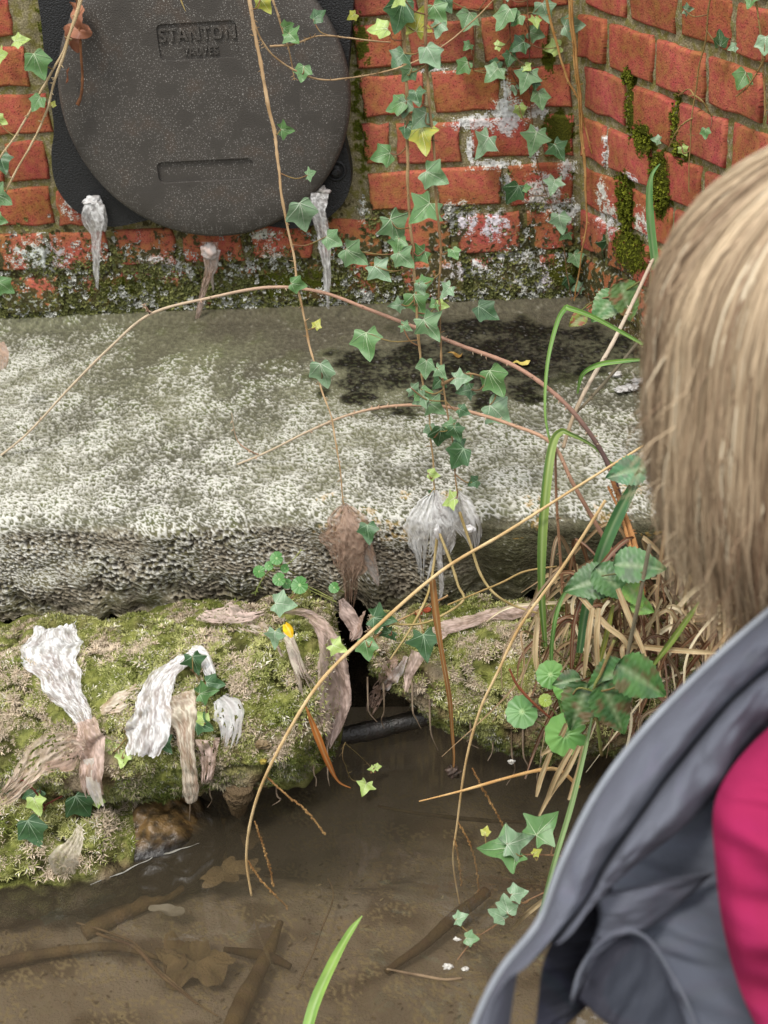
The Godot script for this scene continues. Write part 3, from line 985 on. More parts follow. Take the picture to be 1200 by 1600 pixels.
# a limp sheet along a path: half widths spread over its length, pleated where it is gathered, ragged at its end
func sheet(b: Buf, path: Array, widths: Array, side: Vector3, c1: Color, c2: Color, o := {}) -> void:
	var p := smooth_path(path, 12)
	var length := 0.0
	for i in p.size() - 1:
		length += p[i].distance_to(p[i + 1])
	var rows := maxi(14, int(length / 0.0024))
	var most: float = widths.max()
	var cols := clampi(int(most * 2.0 / 0.0018), 9, 48)
	var sd: float = o.get("seed", rf(0, 900))
	var pleats: float = o.get("pleats", 5.0)
	var crease: float = o.get("crease", 0.004) * 0.34
	var rag: float = o.get("rag", 0.15)
	var gap: float = o.get("gap", -1.0)
	var torn: float = o.get("torn", 9.0)
	var at := b.v.size()
	for r in rows:
		for k in cols:
			var u := 2.0 * k / (cols - 1) - 1.0
			var t := float(r) / (rows - 1)
			t *= 1.0 - rag * (0.5 + 1.1 * nz.get_noise_2d(u * 28.0 + sd * 7.0, sd)) * ss(0.3, 1.0, t)
			var q := along(p, t)
			var d := (along(p, t + 0.04) - along(p, t - 0.04)).normalized()
			var s := (side - d * side.dot(d)).normalized()
			var n := s.cross(d)
			if n.z + n.y < 0:
				n = -n
			var w := ease_list(widths, t)
			var edge := 1.0 + 0.14 * nf.get_noise_2d(t * length * 450.0 + (40.0 if u > 0 else 0.0), sd * 5.0) * absf(u) + 0.28 * nz.get_noise_2d(t * length * 130.0 + (40.0 if u > 0 else 0.0), sd * 3.0) * absf(u)
			var gather := clampf(1.0 - w / most, 0, 1)
			var amp := minf(w * 0.45, 0.0025 + 0.006 * gather)
			var ph := u * pleats * PI + 5.0 * nz.get_noise_2d(t * length * 60.0 + u * 3.0, sd)
			var at_cloth := V(u * most * 1000.0, t * length * 1000.0, sd)
			var warp := V(nz.get_noise_3dv(at_cloth * 0.8), 0, 0) * 4.0
			var ridge := 1.0 - absf(nz.get_noise_3dv((at_cloth + warp) * V(0.9, 0.16, 1)) * 2.6)
			var ridge2 := 1.0 - absf(nz.get_noise_3dv((at_cloth + warp) * V(1.1, 0.5, 1) + V(0, 60, 0)) * 2.6)
			ridge = pow(clampf(ridge, 0, 1), 2.0)
			ridge2 = pow(clampf(ridge2, 0, 1), 2.5)
			var off := amp * 0.3 * sin(ph) * (0.3 + 1.4 * absf(nz.get_noise_2d(u * 9.0 + sd, t * length * 90.0))) + crease * (0.9 * ridge + 0.5 * ridge2 - 0.6) + 0.0003 * nf.get_noise_3dv(at_cloth * V(3.0, 1.2, 1))
			q += s * (w * u * edge) + n * (off + float(o.get("belly", 0.0)) * (1.0 - u * u) * sin(t * PI))
			if gap >= 0.0:
				q = off_stone(q, gap + maxf(0.0, off))
			var streak := nf.get_noise_3dv(V(u * most * 2600.0, t * length * 160.0, sd))
			var mix := clampf(0.72 + (0.22 if c1.get_luminance() > 0.6 else 0.6) * streak - 0.6 * ridge - 0.4 * ridge2 + 0.5 * nz.get_noise_3dv(at_cloth * V(0.6, 0.35, 1) + V(90, 0, 0)) + float(o.get("shift", 0.0)) * (t - 0.5), 0, 1)
			var cc := c1.lerp(c2, mix)
			cc.a = clampf(float(o.get("thick", 0.55)) + 0.55 * maxf(ridge, ridge2 * 0.8) + 0.15 * nf.get_noise_3dv(at_cloth * 0.6) - 0.25 * pow(absf(u), 6.0), 0.3, 1.0)
			b.add(q, cc)
	for r in rows - 1:
		for k in cols - 1:
			var a := at + r * cols + k
			if torn < 1.0 and nz.get_noise_3dv(V(k * 3.2 + sd, r * 1.5, sd)) > torn:
				continue
			b.quad(a, a + cols, a + cols + 1, a + 1)

# a crumpled wad
func wad(b: Buf, c: Vector3, r: Vector3, c1: Color, c2: Color, rough := 0.35) -> void:
	var at := b.v.size()
	for i in 15:
		for k in 22:
			var th := PI * i / 14.0
			var n := V(sin(th) * cos(TAU * k / 22), cos(th), sin(th) * sin(TAU * k / 22))
			var q := 1.0 + rough * nz.get_noise_3dv((c + n * 0.02) * 500.0) - rough * 0.8 * absf(nz.get_noise_3dv((c + n * 0.02) * 900.0))
			b.add(c + n * r * q, c1.lerp(c2, clampf(0.5 + 1.2 * nz.get_noise_3dv((c + n * 0.02) * 400.0), 0, 1)))
	b.grid(at, 15, 22, true, true)

func wipe(b: Buf, label: String, group := "") -> void:
	tag(part("soaked_tissue", b.done(), M.tissue, self), label, "tissue", group)

func wipes() -> void:
	var w1 := lin("f2f1ee", 0.9)
	var w2 := lin("c2bbb6", 0.85)
	var br := lin("b99a84", 0.9)
	var br2 := lin("927560", 0.85)
	var pk := lin("d8bfb2", 0.92)
	var pk2 := lin("ba9f90", 0.88)
	var be := lin("ddd2bd", 0.92)
	var x := Vector3.RIGHT
	var b := Buf.new()
	# wound round the left bolt
	wad(b, V(-0.5724, 0.2216, 0.0400), V(0.015, 0.009, 0.015), w1, w2, 0.5)
	sheet(b, [V(-0.5736, 0.2215, 0.0520), V(-0.5822, 0.2085, 0.0560), V(-0.5881, 0.1897, 0.0500), V(-0.5795, 0.1665, 0.0460)], [0.007, 0.006, 0.005, 0.003], x, w1, w2, {"rag": 0.05})
	sheet(b, [V(-0.5633, 0.2238, 0.0540), V(-0.5690, 0.1942, 0.0560), V(-0.5764, 0.1603, 0.0500), V(-0.5838, 0.1202, 0.0440), V(-0.5910, 0.0723, 0.0400)], [0.011, 0.013, 0.008, 0.006, 0.002], x, w1, w2, {"pleats": 3.0, "rag": 0.03})
	sheet(b, [V(-0.5576, 0.2173, 0.0480), V(-0.5576, 0.1955, 0.0460), V(-0.5639, 0.1708, 0.0420)], [0.006, 0.006, 0.004], x, w1, w2)
	wipe(b, "white tissue wound round the left lower bolt and hanging to a point")
	b = Buf.new()
	wad(b, V(-0.2077, 0.2194, 0.0400), V(0.016, 0.009, 0.015), w2, lin("8f8a80", 0.8), 0.6)
	sheet(b, [V(-0.2059, 0.2219, 0.0540), V(-0.2093, 0.1938, 0.0560), V(-0.2074, 0.1488, 0.0480), V(-0.2081, 0.0927, 0.0420), V(-0.2124, 0.0195, 0.0360)], [0.014, 0.013, 0.010, 0.007, 0.0015], x, w1, w2, {"pleats": 2.5, "rag": 0.03})
	wipe(b, "white tissue hanging like an icicle from the right lower bolt")
	b = Buf.new()
	sheet(b, [V(-0.3948, 0.1418, 0.0300), V(-0.3966, 0.1202, 0.0360), V(-0.4038, 0.0907, 0.0300), V(-0.4182, 0.0555, 0.0240), V(-0.4294, 0.0260, 0.0200), V(-0.4440, -0.0134, 0.0180)], [0.014, 0.013, 0.007, 0.005, 0.005, 0.001], x, pk, br, {"crease": 0.007, "rag": 0.05})
	sheet(b, [V(-0.3884, 0.1315, 0.0380), V(-0.3929, 0.1029, 0.0340), V(-0.4000, 0.0821, 0.0280), V(-0.4015, 0.0514, 0.0240)], [0.010, 0.007, 0.003, 0.001], x, w2, pk, {"crease": 0.006})
	wad(b, V(-0.3966, 0.1278, 0.0360), V(0.013, 0.015, 0.010), w2, pk, 0.5)
	wipe(b, "pinkish tissue shred hanging under the valve lid")
	# caught on the vine ends at the lip of the ledge
	b = Buf.new()
	sheet(b, [V(-0.0071, 0.0185, 0.6450), V(-0.0104, -0.0011, 0.6500), V(-0.0164, -0.0259, 0.6560), V(-0.0202, -0.0584, 0.6500), V(-0.0258, -0.0909, 0.6450), V(-0.0300, -0.1291, 0.6400)], [0.002, 0.018, 0.034, 0.026, 0.010, 0.004], x, w1, lin("dcdad6", 0.9), {"pleats": 7.0, "rag": 0.55})
	sheet(b, [V(-0.0045, 0.0195, 0.6470), V(0.0010, -0.0080, 0.6550), V(0.0021, -0.0474, 0.6530), V(-0.0032, -0.0796, 0.6480)], [0.002, 0.014, 0.016, 0.010], x, w1, w2, {"pleats": 4.0})
	sheet(b, [V(-0.0060, -0.0460, 0.6550), V(-0.0060, -0.0881, 0.6500), V(-0.0060, -0.1307, 0.6460), V(-0.0128, -0.1590, 0.6430)], [0.005, 0.004, 0.003, 0.0008], x, w1, w2, {"pleats": 1.5})
	sheet(b, [V(0.0217, 0.0205, 0.6500), V(0.0245, 0.0055, 0.6550), V(0.0315, -0.0189, 0.6570), V(0.0385, -0.0441, 0.6520), V(0.0387, -0.0740, 0.6460)], [0.002, 0.014, 0.020, 0.014, 0.004], x, w1, w2, {"pleats": 5.0, "rag": 0.5})
	sheet(b, [V(0.0080, 0.0042, 0.6520), V(0.0115, -0.0095, 0.6560), V(0.0115, -0.0259, 0.6540)], [0.012, 0.014, 0.010], x, w1, w2)
	wad(b, V(-0.0049, -0.0329, 0.6640), V(0.005, 0.012, 0.005), w1, w2)
	wad(b, V(0.0354, -0.0301, 0.6640), V(0.008, 0.007, 0.006), w1, w2)
	wipe(b, "white tissue hanging as two joined fans from the vine ends at the ledge lip")
	b = Buf.new()
	sheet(b, [V(-0.1250, -0.0001, 0.6400), V(-0.1241, -0.0184, 0.6480), V(-0.1239, -0.0499, 0.6520), V(-0.1257, -0.0868, 0.6480), V(-0.1275, -0.1207, 0.6420), V(-0.1332, -0.1708, 0.6360)], [0.003, 0.026, 0.032, 0.024, 0.010, 0.006], x, br, br2, {"pleats": 6.0, "rag": 0.12, "crease": 0.008})
	sheet(b, [V(-0.1229, -0.0011, 0.6450), V(-0.1197, -0.0306, 0.6600), V(-0.1225, -0.0707, 0.6580), V(-0.1250, -0.1105, 0.6500)], [0.004, 0.016, 0.018, 0.012], x, lin("b59a86", 0.8), br, {"pleats": 3.0, "crease": 0.009})
	sheet(b, [V(-0.1038, -0.0370, 0.6500), V(-0.0992, -0.0725, 0.6480), V(-0.0944, -0.1050, 0.6440), V(-0.0896, -0.1296, 0.6420)], [0.009, 0.011, 0.006, 0.002], x, br, w2, {"shift": 0.8})
	wipe(b, "brown tattered tissue hanging from a vine end at the ledge lip")
	b = Buf.new()
	sheet(b, [V(-0.1389, -0.1350, 0.6600), V(-0.1288, -0.1516, 0.6720), V(-0.1203, -0.1719, 0.6800), V(-0.1277, -0.1837, 0.6850)], [0.004, 0.012, 0.010, 0.003], x, pk, pk2, {"crease": 0.006})
	sheet(b, [V(-0.1089, -0.1550, 0.6600), V(-0.1167, -0.1644, 0.6760), V(-0.1279, -0.1868, 0.6850)], [0.004, 0.009, 0.003], V(0.7, 0.7, 0), pk2, br, {"crease": 0.005})
	wipe(b, "folded brownish scrap stuck at the top of the gap between the mossy stones")
	# lying over the left stone
	var g := {"gap": 0.004}
	b = Buf.new()
	sheet(b, [V(-0.5281, -0.1627, 0.6763), V(-0.5155, -0.1561, 0.7388), V(-0.4905, -0.1613, 0.7939), V(-0.4624, -0.1714, 0.8340), V(-0.4410, -0.1857, 0.8560)], [0.030, 0.040, 0.026, 0.015, 0.012], x, w1, lin("b9aca6", 0.85), {"gap": 0.004, "pleats": 6.0, "rag": 0.02, "shift": 0.5})
	sheet(b, [V(-0.4415, -0.1812, 0.8511), V(-0.4347, -0.1966, 0.8685), V(-0.4339, -0.2251, 0.8847), V(-0.4335, -0.2610, 0.9000)], [0.014, 0.020, 0.014, 0.010], x, pk, br, {"gap": 0.006, "pleats": 4.0, "crease": 0.007})
	sheet(b, [V(-0.4243, -0.1741, 0.8449), V(-0.4022, -0.1668, 0.8356), V(-0.3779, -0.1571, 0.8198)], [0.005, 0.012, 0.009], V(0, -0.7, 0.7), be, br, {"gap": 0.003, "torn": 0.22, "crease": 0.004})
	wipe(b, "white tissue fanning out over the left mossy stone into a brown twist")
	b = Buf.new()
	sheet(b, [V(-0.4397, -0.1984, 0.8882), V(-0.4524, -0.1845, 0.9000), V(-0.4752, -0.1795, 0.9300), V(-0.5034, -0.1980, 0.9550), V(-0.5401, -0.2287, 0.9600)], [0.006, 0.018, 0.022, 0.014, 0.006], V(0, -0.8, 0.5), lin("d8c5b0", 0.85), br, {"torn": 0.3, "crease": 0.008})
	sheet(b, [V(-0.4347, -0.1814, 0.9100), V(-0.4444, -0.1847, 0.9300), V(-0.4692, -0.1777, 0.9500)], [0.004, 0.010, 0.006], V(0, -0.8, 0.5), br, pk2, {"torn": 0.25, "crease": 0.006})
	sheet(b, [V(-0.4358, -0.2129, 0.8900), V(-0.4308, -0.2369, 0.9100), V(-0.4237, -0.2664, 0.9200)], [0.010, 0.009, 0.005], x, w2, be)
	wipe(b, "torn beige web stretched from the left stone down to the low stone")
	b = Buf.new()
	sheet(b, [V(-0.3124, -0.1372, 0.7707), V(-0.3306, -0.1432, 0.7887), V(-0.3518, -0.1501, 0.8145), V(-0.3579, -0.1647, 0.8451), V(-0.3615, -0.1874, 0.8726), V(-0.3684, -0.2111, 0.8867)], [0.008, 0.018, 0.022, 0.026, 0.030, 0.022], V(1, 0.35, 0), w1, lin("bcaea8", 0.85), {"gap": 0.006, "pleats": 4.0, "crease": 0.005, "rag": 0.05})
	sheet(b, [V(-0.3210, -0.1359, 0.7704), V(-0.3042, -0.1373, 0.7815), V(-0.2862, -0.1495, 0.8131)], [0.006, 0.010, 0.008], V(1, 0.5, 0), w1, w2, {"gap": 0.008})
	wipe(b, "white translucent tissue spread like a cloth on the left mossy stone")
	b = Buf.new()
	sheet(b, [V(-0.2760, -0.1660, 0.8312), V(-0.2648, -0.1775, 0.8436), V(-0.2616, -0.1938, 0.8571), V(-0.2670, -0.2180, 0.8668)], [0.010, 0.020, 0.014, 0.008], x, w2, w1, {"gap": 0.005, "torn": 0.42, "rag": 0.3})
	wipe(b, "small torn white tissue right of the dark ivy leaf on the left stone")
	b = Buf.new()
	sheet(b, [V(-0.3275, -0.1621, 0.8283), V(-0.3208, -0.1745, 0.8463), V(-0.3173, -0.1998, 0.8696), V(-0.3152, -0.2349, 0.8816), V(-0.3163, -0.2700, 0.8720), V(-0.3213, -0.2941, 0.8720)], [0.024, 0.020, 0.010, 0.009, 0.010, 0.007], x, be, br, {"gap": 0.005, "pleats": 3.0, "rag": 0.04})
	sheet(b, [V(-0.2904, -0.2031, 0.8637), V(-0.2907, -0.2284, 0.8732), V(-0.2986, -0.2662, 0.8758)], [0.014, 0.012, 0.006], x, pk, br2, {"gap": 0.005, "torn": 0.35, "crease": 0.008})
	wipe(b, "beige strip hanging down the front of the left mossy stone")
	b = Buf.new()
	sheet(b, [V(-0.2231, -0.1342, 0.6915), V(-0.1891, -0.1365, 0.6935), V(-0.1635, -0.1494, 0.7056), V(-0.1483, -0.1856, 0.7211), V(-0.1422, -0.2259, 0.7333), V(-0.1444, -0.2564, 0.7530), V(-0.1547, -0.2829, 0.7874)], [0.006, 0.012, 0.016, 0.018, 0.016, 0.012, 0.004], V(1, 0.2, 0.2), pk, pk2, {"gap": 0.004, "pleats": 3.0, "crease": 0.005, "rag": 0.05})
	sheet(b, [V(-0.2041, -0.1350, 0.7258), V(-0.1912, -0.1424, 0.7598), V(-0.1804, -0.1589, 0.7802), V(-0.1656, -0.1914, 0.7929)], [0.004, 0.007, 0.007, 0.012], x, be, pk, {"gap": 0.006, "rag": 0.3})
	wipe(b, "pink-brown rag wrapped over the right end of the left mossy stone")
	b = Buf.new()
	sheet(b, [V(-0.3229, -0.1405, 0.6882), V(-0.2897, -0.1354, 0.7029), V(-0.2592, -0.1328, 0.7048), V(-0.2356, -0.1333, 0.6925)], [0.012, 0.030, 0.028, 0.014], V(0, 0.4, 0.9), pk, lin("b5a596", 0.8), {"gap": 0.003, "torn": 0.3, "crease": 0.006, "rag": 0.3})
	sheet(b, [V(-0.2600, -0.1332, 0.7268), V(-0.2240, -0.1362, 0.7458), V(-0.1954, -0.1507, 0.7842)], [0.014, 0.020, 0.010], V(0.4, 0.4, 0.9), lin("cdbfae", 0.85), br, {"gap": 0.002, "torn": 0.12, "crease": 0.007, "rag": 0.3})
	wipe(b, "matted pink pulp on top of the left mossy stone")
	b = Buf.new()
	sheet(b, [V(-0.0184, -0.1784, 0.6922), V(0.0013, -0.1742, 0.6750), V(0.0394, -0.1685, 0.6688), V(0.0772, -0.1672, 0.6606), V(0.1152, -0.1668, 0.6530), V(0.1363, -0.1677, 0.6459)], [0.010, 0.014, 0.014, 0.016, 0.013, 0.006], V(0, -0.4, 0.9), pk, lin("b39684", 0.85), {"gap": 0.004, "pleats": 2.0, "crease": 0.006})
	sheet(b, [V(-0.0355, -0.1866, 0.7112), V(-0.0478, -0.2038, 0.7321), V(-0.0530, -0.2262, 0.7384)], [0.010, 0.007, 0.003], x, pk, pk2, {"gap": 0.004})
	wipe(b, "long pink rag lying along the top of the right mossy stone")
	b = Buf.new()
	sheet(b, [V(-0.0653, -0.1910, 0.7129), V(-0.0777, -0.2114, 0.7236), V(-0.0958, -0.2588, 0.7050), V(-0.1096, -0.2982, 0.7000)], [0.006, 0.012, 0.012, 0.005], V(1, 0.5, 0), pk2, br2, {"gap": 0.004, "torn": 0.3, "crease": 0.008})
	sheet(b, [V(-0.0516, -0.1894, 0.7149), V(-0.0652, -0.2071, 0.7290), V(-0.0954, -0.2535, 0.7050)], [0.004, 0.007, 0.003], V(1, 0.5, 0), w2, pk2, {"gap": 0.006})
	wipe(b, "stringy grey-brown shreds over the left end of the right mossy stone")
	b = Buf.new()
	sheet(b, [V(-0.4316, -0.2459, 0.9750), V(-0.4374, -0.2622, 0.9850), V(-0.4552, -0.2884, 0.9900), V(-0.4820, -0.3580, 0.9451)], [0.003, 0.010, 0.017, 0.013], x, be, lin("b5a890", 0.85), {"rag": 0.1})
	sheet(b, [V(-0.4835, -0.3600, 0.9408), V(-0.4906, -0.3900, 0.9292), V(-0.4916, -0.4200, 0.9272)], [0.012, 0.008, 0.003], x, be, br2, {"rag": 0.2})
	wipe(b, "beige scrap with its tip in the water at the low mossy stone")
	b = Buf.new()
	sheet(b, [V(-0.6706, 0.0952, 0.3000), V(-0.6670, 0.0787, 0.3100), V(-0.6713, 0.0550, 0.3150)], [0.006, 0.010, 0.006], x, br, pk2, {"crease": 0.006})
	wipe(b, "small brown shred at the left edge of the concrete ledge")

# ---------------------------------------------------------------- ivy
const LOBES := [[0.0, 0.0, 0.17, -0.13, 0.37, -0.17, 0.42, 0.0, 0.50, 0.12, 0.66, 0.27, 0.50, 0.37, 0.36, 0.47, 0.27, 0.64, 0.13, 0.85, 0.0, 1.0], [0.0, 0.0, 0.22, -0.11, 0.36, -0.08, 0.44, 0.10, 0.54, 0.28, 0.60, 0.44, 0.46, 0.49, 0.33, 0.56, 0.25, 0.70, 0.11, 0.89, 0.0, 1.0], [0.0, 0.02, 0.15, -0.15, 0.35, -0.24, 0.38, -0.04, 0.50, 0.07, 0.72, 0.17, 0.52, 0.31, 0.33, 0.42, 0.24, 0.62, 0.11, 0.83, 0.0, 1.0]]
const TINTS := [["63875a", "7f9c70", "b9cba6"], ["3a5a37", "4f7247", "9fb894"], ["9cb458", "b4c878", "dce6b4"], ["6f8f68", "8fa886", "c3d2b6"], ["b8ae44", "93a34a", "e0dc9c"], ["6a8f54", "5a814c", "b9cea2"]]
var leaf_meshes := {}

func leaf_mesh(shape: int, tint: int) -> ArrayMesh:
	var key := shape * 10 + tint
	if leaf_meshes.has(key):
		return leaf_meshes[key]
	var b := Buf.new()
	var l: Array = LOBES[shape % 3]
	var c1 := lin(TINTS[tint][0], 0.8)
	var c2 := lin(TINTS[tint][1], 0.8)
	var cv := lin(TINTS[tint][2], 0.72)
	var bend := rf(-0.25, 0.3)
	var cup := rf(0.08, 0.35)
	var lift := func(x: float, y: float) -> Vector3:
		return V(x, y, cup * absf(x) * 0.8 + bend * y * y * 0.6 + 0.05 * sin(y * 7.0 + x * 5.0) - 0.10 * x * x)
	for side in [1.0, -1.0]:
		var k: float = rf(0.88, 1.1)
		var edge := []
		var raw := []
		for i in range(0, l.size(), 2):
			raw.append(V(l[i] * side * (k if l[i] > 0 else 1.0) * 0.92, l[i + 1], 0))
		for q in smooth_path(raw, 4):
			edge.append(Vector2(q.x, q.y))
		# every stretch from the midrib to the edge in three steps, so the blade can curve
		var at := b.v.size()
		for e in edge.size():
			var rib := Vector2(0, clampf(edge[e].y, 0.03, 0.97) if e > 0 else 0.0)
			if edge[e].y < 0.25:
				rib = Vector2(0, 0.008 * e)
			for s in 4:
				var q: Vector2 = rib.lerp(edge[e], s / 3.0)
				b.add(lift.call(q.x, q.y), c1.lerp(c2, clampf(0.5 + 0.8 * nz.get_noise_2d(q.x * 90 + shape * 50, q.y * 90 + tint * 70), 0, 1)))
		b.grid(at, edge.size(), 4, side > 0)
	# pale veins, proud of the blade
	for v in [[0.0, 1.0, 0.018], [l[10], l[11], 0.014], [-l[10], l[11], 0.014], [l[4], l[5], 0.010], [-l[4], l[5], 0.010], [0.2, 0.6, 0.008], [-0.2, 0.6, 0.008]]:
		var tip := Vector2(v[0], v[1]) * 0.93
		var across := tip.orthogonal().normalized() * float(v[2])
		var at := b.v.size()
		for s in 6:
			var q := tip * (s / 5.0)
			var w := across * (1.0 - s / 5.6)
			b.add(lift.call(q.x - w.x, q.y - w.y) + V(0, 0, 0.012), cv)
			b.add(lift.call(q.x, q.y) + V(0, 0, 0.026), cv)
			b.add(lift.call(q.x + w.x, q.y + w.y) + V(0, 0, 0.012), cv)
		b.grid(at, 6, 3, true)
	leaf_meshes[key] = b.done()
	return leaf_meshes[key]

# tip: degrees on the wall face, 0 pointing down, 90 towards +x; the leaf faces `facing`
func leaf(parent: Node, at: Vector3, tip: float, length: float, tint: int, facing := Vector3(0.0, 0.45, 0.9), stem_to := Vector3.INF) -> void:
	var n := (facing + V(rf(-0.65, 0.65), rf(-0.5, 0.4), rf(-0.1, 0.1))).normalized()
	var a := deg_to_rad(tip)
	var y := V(sin(a), -cos(a), 0.0)
	y = (y - n * y.dot(n)).normalized()
	var x := y.cross(n)
	var base := at - y * length * 0.45
	if tint == 0 and rf(0, 1) < 0.45:
		tint = [5, 3, 1][rng.randi_range(0, 2)]
	length *= rf(0.68, 0.84)
	var o := part("leaf", leaf_mesh(rng.randi_range(0, 5), tint), M.leaf, parent)
	o.transform = Transform3D(Basis(x, y, n).scaled(V(1, 1, 1) * length), base - base_of(parent))
	if stem_to != Vector3.INF:
		var b := Buf.new()
		var mid := (base + stem_to) * 0.5 + V(rf(-0.004, 0.004), -0.004, 0.006)
		tube(b, smooth_path([stem_to, mid, base, base + y * length * 0.1], 4), [0.0009, 0.0007], lin("9a8a55", 0.7), lin("8a5a48", 0.7), 5)
		part("leaf_stalk", b.done(), M.stem, parent)

func nearest(p: PackedVector3Array, q: Vector3) -> Vector3:
	var best := p[0]
	for r in p:
		if r.distance_squared_to(q + V(0, 0.006, 0)) < best.distance_squared_to(q + V(0, 0.006, 0)):
			best = r
	return best

func vine(called: String, label: String, category: String, stems: Array, r0: float, r1: float, leaves: Array, c1 := "b59c74", c2 := "9a7f58", group := "", reach := 0.05, extra := false) -> Node3D:
	var o := thing(called, label, category, group, stems[0][stems[0].size() - 1])
	var all := PackedVector3Array()
	for s in stems:
		var b := Buf.new()
		var p := smooth_path(s, 9)
		for i in range(1, p.size() - 1):
			p[i] += V(nz.get_noise_3dv(p[i] * 120.0), 0.3 * nz.get_noise_3dv(p[i] * 150.0), nz.get_noise_3dv(p[i] * 100.0 + V(8, 8, 8))) * 0.0028
		tube(b, p, [r0 * 0.8, lerpf(r0, r1, 0.6) * 0.8, r1 * 0.85], lin(c1, 0.95), lin(c2, 0.9), 7, 0.45)
		# short aerial rootlets and leaf scars
		for k in int(p.size() * 0.35):
			var q := p[rng.randi_range(1, p.size() - 2)]
			var d := V(rf(-1, 1), rf(-0.4, 0.6), rf(-0.2, 1)).normalized()
			tube(b, PackedVector3Array([q, q + d * rf(0.002, 0.004), q + d * rf(0.005, 0.008)]), [r1 * 0.7, r1 * 0.25], lin(c1, 0.82), lin(c2, 0.7), 4)
		part("stem", b.done(), M.stem, o)
		all.append_array(p)
	for k in (int(all.size() * 0.2) if extra else 0):
		var q := all[rng.randi_range(0, all.size() - 1)]
		var at := q + V(rf(-0.035, 0.035), rf(-0.02, 0.02), rf(-0.01, 0.02))
		leaf(o, at, rf(-90, 90), rf(0.018, 0.036), [0, 0, 5, 1, 3, 2][rng.randi_range(0, 5)], V(rf(-0.4, 0.4), 0.45, 0.8), q)
	for l in leaves:
		var to := nearest(all, l[0])
		leaf(o, l[0], l[1], l[2], l[3], l[4] if l.size() > 4 else V(0, 0.45, 0.9), to if to.distance_to(l[0]) < reach else Vector3.INF)
	return o

